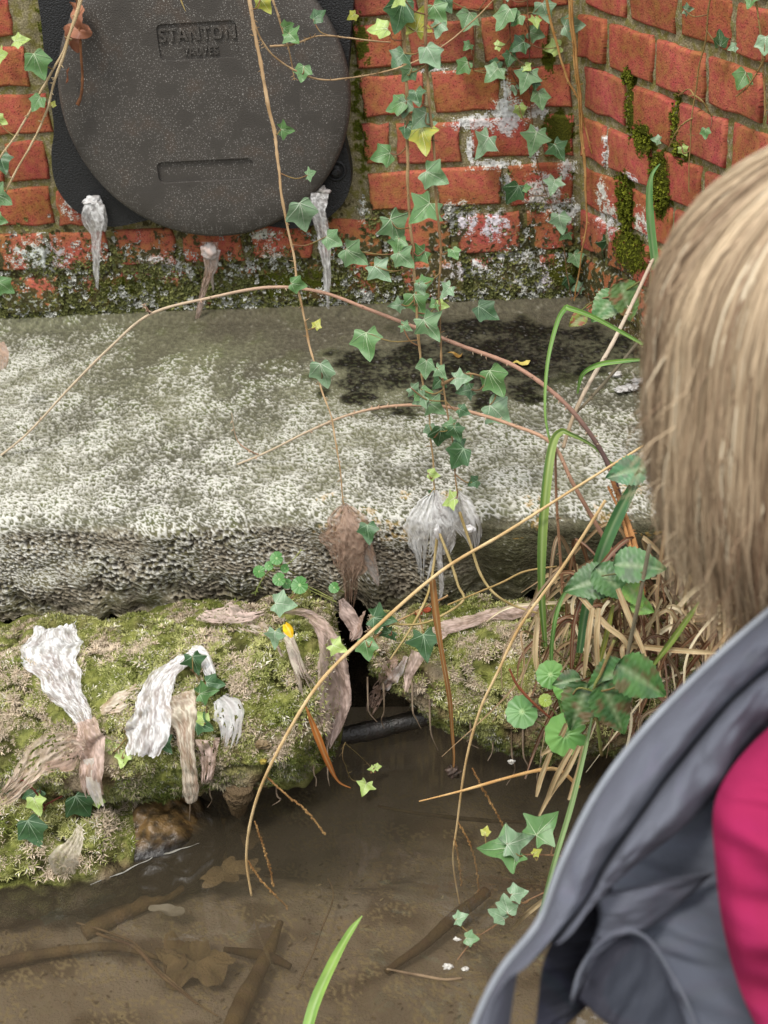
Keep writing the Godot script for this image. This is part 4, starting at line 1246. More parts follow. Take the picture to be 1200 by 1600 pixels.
func ivy() -> void:
	vine("ivy_vine", "two straw-coloured ivy stems slanting down past the valve's left side", "ivy", [
		[V(-0.5118, 0.5620, 0.1000), V(-0.5528, 0.4784, 0.1000), V(-0.6120, 0.4037, 0.0900), V(-0.6561, 0.3509, 0.0850), V(-0.7221, 0.2771, 0.0800)], [V(-0.5075, 0.5627, 0.1050), V(-0.5448, 0.4883, 0.1050), V(-0.5806, 0.4237, 0.1000), V(-0.6177, 0.3568, 0.0950), V(-0.6887, 0.2634, 0.0900), V(-0.7248, 0.2148, 0.0800)]], 0.0028, 0.0018, [
		[V(-0.6396, 0.4746, 0.0300), 95, 0.032, 2], [V(-0.6721, 0.4534, 0.0300), 80, 0.034, 2], [V(-0.5931, 0.4488, 0.1150), 12, 0.052, 0], [V(-0.6147, 0.3934, 0.1050), -30, 0.034, 5], [V(-0.6888, 0.3575, 0.0500), 60, 0.032, 2], [V(-0.6991, 0.2881, 0.0600), 10, 0.045, 0], [V(-0.6886, 0.2492, 0.1000), 65, 0.055, 0],
		[V(-0.7228, 0.1990, 0.0500), 70, 0.03, 0], [V(-0.7438, 0.0745, 0.0300), 50, 0.046, 5], [V(-0.5935, 0.3904, 0.0800), 150, 0.016, 4]], "dcc6a0", "c0a67c")
	vine("ivy_vine", "long bare ivy stem hanging in front of the valve lid to the brown tissue", "ivy", [
		[V(-0.2150, 0.6063, 0.4200), V(-0.2057, 0.5299, 0.4400), V(-0.1973, 0.4718, 0.4600), V(-0.1904, 0.4129, 0.4800), V(-0.1859, 0.3617, 0.5000), V(-0.1774, 0.2928, 0.5200), V(-0.1703, 0.2400, 0.5400), V(-0.1633, 0.1867, 0.5600), V(-0.1487, 0.1464, 0.5900), V(-0.1370, 0.1152, 0.6100), V(-0.1302, 0.0658, 0.6300), V(-0.1244, 0.0009, 0.6450)]], 0.0032, 0.0010, [
		[V(-0.1737, 0.4376, 0.4650), 85, 0.026, 5], [V(-0.1455, 0.3894, 0.4900), 100, 0.022, 0], [V(-0.1589, 0.3383, 0.5200), 8, 0.052, 0], [V(-0.1205, 0.3108, 0.5250), 60, 0.034, 0], [V(-0.1666, 0.2607, 0.5400), 75, 0.032, 0], [V(-0.1407, 0.1580, 0.6000), 12, 0.046, 0], [V(-0.1478, 0.2187, 0.5600), 160, 0.018, 4]], "c9ab84", "a5845c", "", 0.07)
	vine("ivy_vine", "thin ivy runner crossing the upper right of the valve lid", "ivy", [
		[V(-0.2375, 0.5806, 0.3000), V(-0.2337, 0.5255, 0.2900), V(-0.2122, 0.4844, 0.2800), V(-0.1677, 0.4498, 0.2600), V(-0.1244, 0.4375, 0.2200), V(-0.0789, 0.4339, 0.1800), V(-0.0344, 0.4418, 0.1600), V(0.0109, 0.4613, 0.1400), V(0.0893, 0.5183, 0.1200)], [V(-0.2183, 0.5010, 0.2850), V(-0.1877, 0.4993, 0.2700), V(-0.1563, 0.5017, 0.2400), V(-0.1223, 0.4866, 0.2000), V(-0.0688, 0.4694, 0.1600)], [V(-0.2225, 0.5519, 0.2000), V(-0.2139, 0.5089, 0.2000), V(-0.2068, 0.4738, 0.2000), V(-0.2038, 0.4339, 0.2000)]], 0.0019, 0.0012, [
		[V(-0.2179, 0.5496, 0.2800), 30, 0.032, 4], [V(-0.2000, 0.5125, 0.2200), 110, 0.026, 5], [V(-0.1832, 0.5047, 0.2800), 40, 0.034, 5], [V(-0.1592, 0.5212, 0.2000), 130, 0.026, 0], [V(-0.1808, 0.4577, 0.2750), -10, 0.03, 5], [V(-0.1266, 0.4982, 0.1200), -60, 0.018, 4]], "c9ab84", "8f7350", "", 0.06)
	vine("ivy_vine", "leafy ivy stem hanging to the left half of the white tissue", "ivy", [
		[V(-0.0194, 0.6104, 0.5000), V(-0.0211, 0.5289, 0.5100), V(-0.0210, 0.4509, 0.5300), V(-0.0236, 0.3548, 0.5500), V(-0.0213, 0.2717, 0.5700), V(-0.0192, 0.1947, 0.5900), V(-0.0155, 0.1489, 0.6050), V(-0.0093, 0.1025, 0.6200), V(-0.0073, 0.0147, 0.6450)]], 0.0034, 0.0012, [
		[V(-0.0251, 0.5717, 0.5200), -20, 0.056, 0], [V(0.0022, 0.5796, 0.5200), 160, 0.044, 4], [V(0.0245, 0.5697, 0.5000), 30, 0.038, 5], [V(-0.0210, 0.5083, 0.5200), -40, 0.03, 0], [V(-0.0385, 0.4763, 0.5300), -75, 0.038, 5], [V(-0.0078, 0.4637, 0.5450), 200, 0.040, 3], [V(-0.0586, 0.4208, 0.5400), -70, 0.038, 5], [V(-0.0147, 0.3533, 0.5700), -40, 0.054, 0],
		[V(-0.0388, 0.3282, 0.5600), 20, 0.05, 0], [V(-0.0586, 0.2816, 0.5700), 40, 0.036, 0], [V(-0.0872, 0.3023, 0.5600), 60, 0.044, 0], [V(-0.0256, 0.2987, 0.5750), 50, 0.040, 0], [V(-0.0116, 0.1679, 0.6120), -10, 0.034, 0], [V(0.0033, 0.1225, 0.6250), 50, 0.034, 0], [V(0.0024, 0.0848, 0.6320), -10, 0.036, 0], [V(-0.0170, 0.2418, 0.5800), 20, 0.038, 5], [V(-0.0851, 0.1857, 0.5800), 15, 0.052, 5]], "b89c72", "917650", "", 0.08, true)
	vine("ivy_vine", "thinner ivy stem hanging to the right half of the white tissue", "ivy", [
		[V(0.0092, 0.6164, 0.5400), V(0.0084, 0.5296, 0.5500), V(0.0114, 0.4456, 0.5700), V(0.0126, 0.3635, 0.5800), V(0.0119, 0.2802, 0.5950), V(0.0101, 0.2025, 0.6100), V(0.0088, 0.1552, 0.6200), V(0.0180, 0.0849, 0.6400), V(0.0225, 0.0179, 0.6520)], [V(0.0088, 0.1552, 0.6200), V(0.0432, 0.1577, 0.6000), V(0.0780, 0.1338, 0.5800)]], 0.0024, 0.0012, [
		[V(0.0167, 0.5374, 0.5600), 20, 0.036, 3], [V(0.0003, 0.4438, 0.5750), 20, 0.048, 4], [V(0.0196, 0.4039, 0.5850), 60, 0.045, 0], [V(-0.0001, 0.2827, 0.6000), 100, 0.034, 5], [V(0.0019, 0.2221, 0.6150), 40, 0.045, 0], [V(0.0233, 0.0655, 0.6550), -30, 0.042, 0], [V(0.0270, 0.0970, 0.6500), 20, 0.03, 1], [V(0.0384, 0.1612, 0.6200), 80, 0.03, 0],
		[V(0.0769, 0.1398, 0.6000), 40, 0.052, 5], [V(0.0811, 0.0967, 0.6000), 40, 0.05, 3], [V(0.0308, 0.0845, 0.6400), 130, 0.026, 1], [V(0.0691, 0.1946, 0.5000), 45, 0.046, 1]], "a98a62", "7d6446", "", 0.08, true)
	vine("climbing_ivy", "dark thin ivy climbing flat on the bricks left of the wall corner", "ivy", [
		[V(0.1222, 0.5057, 0.0200), V(0.1242, 0.4313, 0.0150), V(0.1244, 0.3555, 0.0150), V(0.1264, 0.2778, 0.0180), V(0.1428, 0.2056, 0.0160), V(0.1637, 0.1418, 0.0150)], [V(0.0924, 0.5065, 0.0150), V(0.0967, 0.4326, 0.0140), V(0.0982, 0.3854, 0.0140), V(0.1118, 0.3559, 0.0140)], [V(0.1637, 0.1418, 0.0150), V(0.1770, 0.0662, 0.0150), V(0.1835, 0.0129, 0.0200)], [V(0.0734, 0.4985, 0.0150), V(0.0484, 0.4631, 0.0140), V(0.0405, 0.3884, 0.0140)]], 0.0012, 0.0008, [
		[V(0.0327, 0.4619, 0.0300), -30, 0.042, 0], [V(0.0873, 0.4589, 0.0300), -10, 0.05, 0], [V(0.1022, 0.4220, 0.0300), -60, 0.04, 1], [V(0.0832, 0.4254, 0.0200), 100, 0.018, 2], [V(0.1521, 0.4644, 0.0300), 20, 0.045, 0], [V(0.1942, 0.4536, 0.0500), 88, 0.042, 0], [V(0.0655, 0.3797, 0.0300), -30, 0.042, 0], [V(0.1150, 0.3659, 0.0350), -20, 0.052, 0],
		[V(0.1403, 0.3393, 0.0300), 0, 0.038, 0], [V(0.0477, 0.2693, 0.0300), -35, 0.056, 3], [V(0.1262, 0.2709, 0.0350), -15, 0.056, 0], [V(0.1689, 0.2574, 0.0300), 20, 0.042, 0], [V(0.0906, 0.1920, 0.0300), -35, 0.052, 0], [V(0.1554, 0.2034, 0.0300), -10, 0.036, 3], [V(0.1694, 0.1405, 0.0300), 15, 0.046, 3], [V(0.2369, 0.1106, 0.0600), -10, 0.042, 1], [V(0.0075, 0.4871, 0.0300), 20, 0.035, 0]], "6d4b3c", "8a7048", "", 0.05, true)
	vine("dry_ivy_stem", "pair of dry straw-brown stems hanging down the wall corner", "ivy stem", [
		[V(0.1816, 0.5145, 0.0600), V(0.1882, 0.4380, 0.0600), V(0.1951, 0.3527, 0.0550), V(0.2033, 0.2538, 0.0500), V(0.2080, 0.1711, 0.0450), V(0.1988, 0.0963, 0.0400), V(0.1872, 0.0189, 0.0350)], [V(0.1842, 0.5151, 0.0640), V(0.1917, 0.4296, 0.0640), V(0.1978, 0.3539, 0.0600), V(0.2042, 0.2643, 0.0520), V(0.2088, 0.1721, 0.0480)], [V(0.1480, 0.5101, 0.0500), V(0.1634, 0.4371, 0.0500), V(0.1786, 0.3806, 0.0500), V(0.1999, 0.3321, 0.0500), V(0.2159, 0.2631, 0.0500)]], 0.0026, 0.0014, [], "c99d64", "a4763f")
	vine("climbing_ivy", "sparse ivy runner with side rootlets on the angled wing wall", "ivy", [
		[V(0.3532, 0.5571, 0.3538), V(0.3485, 0.5172, 0.3452), V(0.3399, 0.4421, 0.3292), V(0.3355, 0.3735, 0.3210), V(0.3349, 0.2864, 0.3199)], [V(0.3365, 0.4160, 0.3228), V(0.3319, 0.4168, 0.2932), V(0.3229, 0.4000, 0.2595)], [V(0.3366, 0.3867, 0.3230), V(0.3204, 0.3723, 0.3140), V(0.3088, 0.3407, 0.2924)], [V(0.3379, 0.4166, 0.3254), V(0.3486, 0.4102, 0.3347), V(0.3598, 0.3895, 0.3282)], [V(0.4053, 0.4919, 0.4507), V(0.3945, 0.4608, 0.4306), V(0.3798, 0.4349, 0.4033)], [V(0.3954, 0.5658, 0.4113), V(0.4045, 0.4942, 0.4281), V(0.4107, 0.4195, 0.4398)]], 0.0016, 0.0010, [
		[V(0.3830, 0.4564, 0.4198), -30, 0.034, 5], [V(0.3309, 0.5238, 0.3125), 90, 0.02, 3], [V(0.3721, 0.4899, 0.3890), -70, 0.016, 3], [V(0.3502, 0.3705, 0.3483), 10, 0.020, 5], [V(0.2938, 0.3376, 0.2435), -100, 0.016, 3], [V(0.3286, 0.3375, 0.3081), 30, 0.018, 2], [V(0.3891, 0.5474, 0.4207), 0, 0.028, 5], [V(0.4054, 0.5032, 0.4509), 10, 0.03, 3], [V(0.3635, 0.4983, 0.3519), 170, 0.03, 1]], "a98a58", "8f7a4c")
	# sprigs that root low down
	var up := V(0, 0.9, 0.45)
	vine("ivy_sprig", "pale-veined ivy sprig over the water beside the grey jacket", "ivy", [
		[V(0.1587, -0.2900, 0.9809), V(0.1290, -0.3000, 0.9650), V(0.0833, -0.3100, 0.9545), V(0.0598, -0.3200, 0.9439)], [V(0.1290, -0.3000, 0.9650), V(0.1334, -0.2800, 0.9484)]], 0.0014, 0.0010, [
		[V(0.1299, -0.2600, 0.9518), 150, 0.052, 5, up], [V(0.0623, -0.3000, 0.9576), -70, 0.058, 5, up], [V(0.0953, -0.2900, 0.9508), 110, 0.044, 3, up], [V(0.0925, -0.3100, 0.9621), 60, 0.022, 4, up], [V(0.1155, -0.3000, 0.9596), 160, 0.016, 4, up], [V(0.0524, -0.3000, 0.9209), 180, 0.018, 4, up]], "8f6f52", "6a4f3a", "", 0.08)
	vine("ivy_sprig", "faded ivy sprig trailing into the water lower down by the jacket", "ivy", [
		[V(0.1206, -0.3200, 1.0076), V(0.0903, -0.3400, 1.0082), V(0.0676, -0.3500, 1.0240), V(0.0381, -0.3550, 1.0495), V(0.0202, -0.3600, 1.0742)], [V(0.0676, -0.3500, 1.0240), V(0.0638, -0.3450, 1.0086)]], 0.0012, 0.0008, [
		[V(0.0273, -0.3450, 1.0212), 130, 0.026, 3, up], [V(0.0622, -0.3350, 1.0247), -150, 0.032, 3, up], [V(0.0756, -0.3300, 1.0112), 160, 0.034, 3, up], [V(0.0944, -0.3250, 1.0027), 120, 0.028, 3, up], [V(0.0399, -0.3500, 1.0513), 80, 0.026, 0, up]], "8f6f52", "6a4f3a", "", 0.08)
	vine("ivy_sprig", "ivy sprig with dark leaves and a red stem on the low mossy stone", "ivy", [
		[V(-0.5248, -0.2370, 0.9031), V(-0.5097, -0.2476, 0.9095), V(-0.5041, -0.2817, 0.8999), V(-0.5025, -0.2815, 0.9082)], [V(-0.5041, -0.2817, 0.8999), V(-0.4780, -0.2795, 0.8792), V(-0.4560, -0.2850, 0.8860)]], 0.0016, 0.0012, [
		[V(-0.5044, -0.2952, 0.9426), 15, 0.056, 1], [V(-0.4531, -0.2856, 0.8993), 20, 0.050, 1], [V(-0.5060, -0.2732, 0.9157), 25, 0.034, 2], [V(-0.5664, -0.2771, 0.8673), -20, 0.042, 1], [V(-0.5244, -0.2696, 0.8936), -60, 0.036, 1], [V(-0.4318, -0.2832, 0.8892), 80, 0.026, 2]], "7a3b34", "5e3a2c", "", 0.09)
	vine("ivy_sprig", "ivy leaves poking through the white cloth on the left mossy stone", "ivy", [
		[V(-0.3998, -0.1762, 0.8570), V(-0.3902, -0.1933, 0.8772), V(-0.3937, -0.2206, 0.8905)], [V(-0.3163, -0.1426, 0.8029), V(-0.2970, -0.1514, 0.8285), V(-0.2903, -0.1802, 0.8551)]], 0.0012, 0.0009, [
		[V(-0.3945, -0.2183, 0.8893), 0, 0.032, 2], [V(-0.4115, -0.1996, 0.8788), -160, 0.024, 2], [V(-0.3062, -0.1391, 0.8064), 10, 0.040, 1], [V(-0.2839, -0.1519, 0.8354), 95, 0.034, 5], [V(-0.2770, -0.1512, 0.8224), 80, 0.036, 1], [V(-0.2901, -0.1857, 0.8628), 70, 0.034, 1], [V(-0.2966, -0.1741, 0.8570), -160, 0.022, 2], [V(-0.3398, -0.2096, 0.8757), 30, 0.03, 1]], "7a6a44", "5e4a32", "", 0.06)
	vine("ivy_sprig", "ivy sprig trailing across the gap between the two mossy stones", "ivy", [
		[V(0.0061, -0.1053, 0.7000), V(-0.0355, -0.1225, 0.7100), V(-0.0686, -0.1349, 0.7200), V(-0.0969, -0.1374, 0.7300)], [V(-0.0686, -0.1349, 0.7200), V(-0.0929, -0.1505, 0.7400)], [V(-0.0355, -0.1225, 0.7100), V(-0.0231, -0.1367, 0.7400)]], 0.0018, 0.0012, [
		[V(-0.1216, -0.1162, 0.8000), 60, 0.028, 2], [V(-0.0983, -0.1619, 0.7450), 10, 0.036, 5], [V(-0.0695, -0.1176, 0.7350), 80, 0.042, 1], [V(-0.0223, -0.1518, 0.7550), 0, 0.044, 1], [V(-0.0921, -0.0287, 0.6800), 10, 0.036, 1], [V(-0.0767, -0.1428, 0.7300), -60, 0.028, 1]], "b59468", "8a6a48", "", 0.06)
	vine("ivy_sprig", "small pale ivy sprig dangling into the water below the left stone's end", "ivy", [
		[V(-0.1295, -0.2631, 0.8000), V(-0.1316, -0.2729, 0.8200), V(-0.1325, -0.3450, 0.7725), V(-0.1153, -0.3400, 0.7875)], [V(-0.1295, -0.2631, 0.8000), V(-0.1140, -0.3400, 0.7459), V(-0.1050, -0.3350, 0.7651)]], 0.0009, 0.0007, [
		[V(-0.1118, -0.3400, 0.8065), -25, 0.030, 2, up], [V(-0.0949, -0.3350, 0.7625), 95, 0.013, 2, up], [V(-0.1065, -0.3350, 0.7677), -60, 0.012, 2, up]], "8a7a4c", "6a5638", "", 0.06)
	var o := vine("round_leaved_seedling", "small bright green round-leaved plant rooted under the ledge lip", "plant", [
		[V(-0.2524, -0.1267, 0.6600), V(-0.2397, -0.0984, 0.6650), V(-0.2178, -0.0677, 0.6750), V(-0.2137, -0.0529, 0.6800)], [V(-0.1448, -0.1139, 0.6900), V(-0.1685, -0.0985, 0.6900), V(-0.1873, -0.0830, 0.6950)], [V(-0.1410, -0.1190, 0.6900), V(-0.1617, -0.1033, 0.6950), V(-0.1828, -0.0868, 0.7000)], [V(-0.2183, -0.0726, 0.6750), V(-0.2020, -0.0712, 0.6700), V(-0.1868, -0.0623, 0.6500)]], 0.0012, 0.0009, [
		[V(-0.1964, -0.0961, 0.7300), 80, 0.036, 3], [V(-0.2039, -0.1062, 0.8000), 0, 0.034, 3]], "7d8a4a", "9a9a5c", "", 0.05)
	for q in [[V(-0.2120, -0.0505, 0.6900), 0.013], [V(-0.2392, -0.0768, 0.6800), 0.012], [V(-0.2112, -0.0796, 0.6950), 0.013], [V(-0.1824, -0.0793, 0.7100), 0.017], [V(-0.2233, -0.0620, 0.6900), 0.009], [V(-0.1433, -0.1036, 0.6800), 0.011], [V(-0.2040, -0.0695, 0.6850), 0.009], [V(-0.2029, -0.0899, 0.6900), 0.010]]:
		round_leaf(o, q[0], q[1] * 0.68, V(rf(-0.3, 0.3), 0.6, 0.7), q[0] + V(rf(-0.01, 0.01), -0.02, -0.02), "5c9148", "4a7c3c")
# ---------------------------------------------------------------- what lies in the stream
func flat_leaf(b: Buf, c: Vector3, outline: Array, size: float, turn: float, c1: Color, c2: Color, curl := 0.12) -> void:
	var at := b.v.size()
	var n := outline.size()
	for ring in 4:
		for k in n:
			var q: Vector2 = (outline[k] as Vector2).rotated(turn) * size * (ring + 0.02) / 3.0
			var p := c + V(q.x, 0, q.y)
			p.y += curl * size * (nz.get_noise_3dv(V(q.x, 0, q.y) * 300.0 + c * 50.0) + 0.35 * pow(ring / 3.0, 2) * sin(k * 0.32 + size * 90.0))
			b.add(p, c1.lerp(c2, clampf(0.5 + nz.get_noise_3dv(p * 220.0) * 1.3, 0, 1)))
	b.grid(at, 4, n, false, true)

func lobed(lobes: int, deep: float, slim: float) -> Array:
	var out := []
	for k in 60:
		var a := TAU * k / 60.0
		var r := 1.0 - deep * (0.5 + 0.5 * cos(a * lobes)) * (0.4 + 0.6 * absf(sin(a)))
		out.append(Vector2(cos(a) * r, sin(a) * r * slim))
	return out

func stick(label: String, pts: Array, radii: Array, c1: String, c2: String, m: Material, called := "stick", group := "") -> void:
	var b := Buf.new()
	var p := smooth_path(pts, 10)
	for i in p.size():
		p[i] += V(nz.get_noise_3dv(p[i] * 70.0), 0.4 * nz.get_noise_3dv(p[i] * 90.0), nz.get_noise_3dv(p[i] * 80.0 + V(5, 5, 5))) * 0.004
	tube(b, p, radii, lin(c1, 0.75 if m != M.bed else 0.5), lin(c2, 0.7 if m != M.bed else 0.48), 11, 0.10)
	tag(part(called, b.done(), m, self), label, called.replace("_", " "), group)

func stream_litter() -> void:
	var f := -0.438
	stick("thick sunken branch pointing at the ochre rock", [V(-0.4652, -0.4380, 0.9626), V(-0.4154, -0.4350, 0.9230), V(-0.3654, -0.4300, 0.8957), V(-0.3273, -0.4250, 0.8692)], [0.011, 0.013, 0.012, 0.009], "8a6e48", "6a5436", M.bed)
	stick("sunken stick lying across the bed at the left", [V(-0.5722, -0.4350, 1.0221), V(-0.4948, -0.4320, 1.0030), V(-0.4228, -0.4300, 0.9934), V(-0.3556, -0.4350, 1.0048)], [0.008, 0.007, 0.006, 0.003], "75603f", "574630", M.bed)
	stick("dark sunken stick with a forked end in the middle of the bed", [V(-0.2778, -0.4360, 0.9882), V(-0.2262, -0.4300, 1.0037), V(-0.1893, -0.4360, 1.0162)], [0.004, 0.007, 0.004], "57452e", "3d3020", M.bed)
	stick("short sunken log running out of the picture's bottom edge", [V(-0.2523, -0.4300, 1.1290), V(-0.2346, -0.4280, 1.0738), V(-0.2226, -0.4300, 1.0171), V(-0.2120, -0.4380, 0.9405)], [0.010, 0.012, 0.009, 0.004], "6e5838", "54422a", M.bed)
	stick("sunken root slanting under the water at the right", [V(-0.0747, -0.4380, 1.0230), V(-0.0298, -0.4320, 0.9850), V(0.0043, -0.4280, 0.9483), V(0.0470, -0.4300, 0.8965)], [0.004, 0.006, 0.008, 0.007], "5e4a30", "4a3a26", M.bed)
	stick("thin sunken twig below the big sunken leaf", [V(-0.4451, -0.4300, 0.9701), V(-0.3829, -0.4250, 1.0030), V(-0.3385, -0.4300, 1.0439), V(-0.2921, -0.4320, 1.0809)], [0.002, 0.0025, 0.002, 0.001], "84694a", "66503a", M.bed, "twig")
	stick("sunken upright twig beside the oak leaf", [V(-0.3131, -0.4000, 0.7859), V(-0.3144, -0.4200, 0.8079), V(-0.3003, -0.4300, 0.8460)], [0.007, 0.006, 0.005], "6e5738", "50402a", M.bed, "twig")
	stick("sunken twig under the left stone's edge", [V(-0.3465, -0.4300, 0.8402), V(-0.3332, -0.4200, 0.8017), V(-0.3263, -0.4000, 0.7859)], [0.004, 0.004, 0.003], "6e5738", "50402a", M.bed, "twig")
	stick("hair-thin root lying across the silt left of the green blade", [V(-0.1746, -0.4350, 1.0371), V(-0.1590, -0.4320, 0.9674), V(-0.1508, -0.4350, 0.8984), V(-0.1616, -0.4360, 0.8629)], [0.0011, 0.0012, 0.0008], "8a7252", "6a543c", M.bed, "twig")
	stick("crooked pale twig on the silt towards the left corner", [V(-0.4753, -0.4300, 0.9507), V(-0.3999, -0.4280, 0.9845), V(-0.3497, -0.4300, 1.0289), V(-0.3021, -0.4330, 1.0704), V(-0.2666, -0.4360, 1.0961)], [0.0015, 0.0018, 0.0015, 0.001], "8c7352", "6b563c", M.bed, "twig")
	stick("thin root along the dark edge under the right stone", [V(-0.1071, -0.4350, 0.7275), V(-0.0257, -0.4300, 0.7527), V(0.0614, -0.4320, 0.7607), V(0.1130, -0.4340, 0.7547)], [0.002, 0.003, 0.002], "4a3c28", "3a2e1e", M.bed, "twig")
	stick("wet dark round timber lying in the gap under the ledge", [V(-0.1547, -0.3330, 0.7000), V(-0.1159, -0.3336, 0.6900), V(-0.0721, -0.3275, 0.6800), V(-0.0059, -0.3161, 0.6700)], [0.012, 0.014, 0.013, 0.012], "3a342c", "24201a", M.wet, "timber")
	stick("thin twig with white flecks on the water by the jacket", [V(-0.0590, -0.3600, 1.0915), V(-0.0332, -0.3560, 1.0996), V(0.0036, -0.3550, 1.1075), V(0.0265, -0.3580, 1.1026)], [0.0012, 0.0018, 0.0014], "a88f70", "6e5a44", M.stem, "twig")
	var b := Buf.new()
	flat_leaf(b, V(-0.2931, -0.4150, 0.8759), lobed(7, 0.55, 0.55), 0.050, -0.3, lin("8a734f", 0.5), lin("6f5b3d", 0.48))
	tag(part("sunken_leaf", b.done(), M.bed, self), "brown oak leaf under water beside the left mossy stone", "leaf")
	b = Buf.new()
	flat_leaf(b, V(-0.3068, -0.4250, 1.0197), lobed(5, 0.42, 0.75), 0.055, 0.35, lin("806b48", 0.48), lin("665438", 0.45), 0.35)
	flat_leaf(b, V(-0.3384, -0.4280, 1.0049), lobed(5, 0.3, 0.6), 0.035, 1.2, lin("7d6845", 0.48), lin("624f34", 0.45), 0.35)
	tag(part("sunken_leaf", b.done(), M.bed, self), "big crumpled brown leaf under water among the sunken sticks", "leaf")
	b = Buf.new()
	flat_leaf(b, V(-0.3578, -0.4200, 0.9374), lobed(3, 0.3, 0.4), 0.026, 0.1, lin("a6987e", 0.55), lin("857860", 0.5), 0.3)
	tag(part("tissue_scrap", b.done(), M.tissue, self), "pale scrap under water above the big sunken leaf", "tissue")
	b = Buf.new()
	flat_leaf(b, V(-0.2788, -0.4200, 0.7954), lobed(4, 0.4, 0.6), 0.032, 0.8, lin("6e5a3d", 0.45), lin("54442c", 0.45), 0.3)
	tag(part("sunken_leaf", b.done(), M.bed, self), "dark brown leaf under water just below the left stone's drip", "leaf")
	# crumbs of leaf and bark all over the silt
	var t := []
	var c := []
	for i in 1700:
		var x := rf(-0.62, 0.2)
		var z := rf(0.7, 1.22)
		var y := bed_height(x, z)
		if y > WATER or nz.get_noise_3dv(V(x, 0, z) * 60.0) + rf(-0.4, 0.4) < -0.05:
			continue
		t.append(upright(V(x, y + 0.001, z), V(rf(-0.4, 0.4), 1, rf(-0.4, 0.4)).normalized(), rf(0.001, 0.004) * rf(0.5, 1.3)))
		c.append(lin(["6a5840", "8a7350", "5e4d36", "94805c", "75624a"][rng.randi_range(0, 4)], rf(0.3, 0.6)))
	b = Buf.new()
	b.face([V(-1, 0.1, -0.35), V(-0.2, 0.2, -0.5), V(0.9, 0.05, -0.2), V(1.1, 0.15, 0.3), V(0.1, 0.25, 0.5), V(-0.8, 0.1, 0.3)])
	scatter(self, "stream_debris", b.done(), M.bed, t, c)
	for q in [["thin white scum line along the low stone and the ochre rock", [V(-0.4435, -0.3585, 0.9601), V(-0.4156, -0.3585, 0.9398), V(-0.3797, -0.3585, 0.9157), V(-0.3564, -0.3585, 0.9006), V(-0.3179, -0.3585, 0.8842)]], ["thin pale line of scum at the foot of the dark timber in the gap", [V(-0.1501, -0.3585, 0.6796), V(-0.1194, -0.3585, 0.6729), V(-0.0888, -0.3585, 0.6634)]]]:
		b = Buf.new()
		var p := smooth_path(q[1], 8)
		for i in p.size():
			p[i] += V(nz.get_noise_3dv(p[i] * 300.0), 0, nz.get_noise_3dv(p[i] * 260.0 + V(4, 4, 4))) * 0.004
		tube(b, p, [0.0004, 0.0012, 0.0007, 0.0014, 0.0004], lin("c8c4ba", 0.8), lin("8a8678", 0.7), 6, 0.8, 0.3, Vector3.UP)
		tag(part("scum_line", b.done(), M.tissue, self), q[0], "scum", "scum lines on the water")
	# threads and rootlets that hang from the undersides of the stones
	var o := thing("hanging_rootlets", "fine rootlets and threads dripping from under the mossy stones", "roots", "", V(-0.2, -0.36, 0.82))
	for q in [[V(-0.3272, -0.2961, 0.8600), 0.045], [V(-0.3003, -0.2941, 0.8600), 0.025], [V(-0.2689, -0.3210, 0.8500), 0.02], [V(-0.1717, -0.2938, 0.8200), 0.025], [V(-0.1548, -0.2970, 0.8100), 0.03], [V(-0.0441, -0.2435, 0.7600), 0.03], [V(-0.0218, -0.2567, 0.7700), 0.045], [V(0.0300, -0.2701, 0.7800), 0.02], [V(0.0828, -0.2938, 0.7900), 0.05], [V(0.0976, -0.2939, 0.7900), 0.04], [V(0.1195, -0.3046, 0.7900), 0.05], [V(-0.0843, -0.2586, 0.7400), 0.03], [V(-0.1077, -0.2632, 0.7200), 0.03], [V(0.0583, -0.2861, 0.7800), 0.025], [V(-0.2194, -0.3138, 0.8400), 0.02]]:
		b = Buf.new()
		var p: Vector3 = q[0]
		var l: float = q[1]
		tube(b, smooth_path([p + V(0, 0.03, -0.02), p, p + V(rf(-0.006, 0.006), -l * 0.5, 0), p + V(rf(-0.01, 0.01), -l, 0)], 5), [0.0014, 0.001, 0.0006], lin("a3907a", 0.75), lin("6e5c48", 0.7), 5, 0.5)
		part("rootlet", b.done(), M.stem, o)
	b = Buf.new()
	tube(b, smooth_path([V(-0.2592, -0.2762, 0.8650), V(-0.2649, -0.3052, 0.8620), V(-0.2702, -0.3382, 0.8550)], 5), [0.022, 0.016, 0.003], lin("7d6a50", 0.7), lin("54452f", 0.65), 14, 0.7)
	part("drip_tuft", b.done(), M.stone, o)

# ---------------------------------------------------------------- blades, stalks and brambles
# a long leaf with a keel: half width in metres spread over its length
func blade(b: Buf, pts: Array, widths: Array, facing: Vector3, c1: Color, c2: Color, keel := 0.35) -> void:
	var p := smooth_path(pts, 8)
	var at := b.v.size()
	for i in p.size():
		var t := float(i) / (p.size() - 1)
		var d := (p[mini(i + 1, p.size() - 1)] - p[maxi(i - 1, 0)]).normalized()
		var s := d.cross(facing).normalized()
		var n := s.cross(d)
		var w := ease_list(widths, t)
		for k in 7:
			var u := k / 3.0 - 1.0
			var c := c1.lerp(c2, clampf(0.5 + 1.2 * nz.get_noise_3dv(V(t * 22.0, u * 45.0, pts[0].x * 900.0)), 0, 1))
			if k == 3:
				c = c.lerp(lin("d5dcae", 0.8), 0.25)
			c *= 0.85 + 0.3 * absf(nz.get_noise_3dv(V(t * 60.0, u * 60.0, pts[0].y * 700.0)))
			b.add(p[i] + s * w * u + n * w * keel * absf(u), c)
	b.grid(at, p.size(), 7, false)

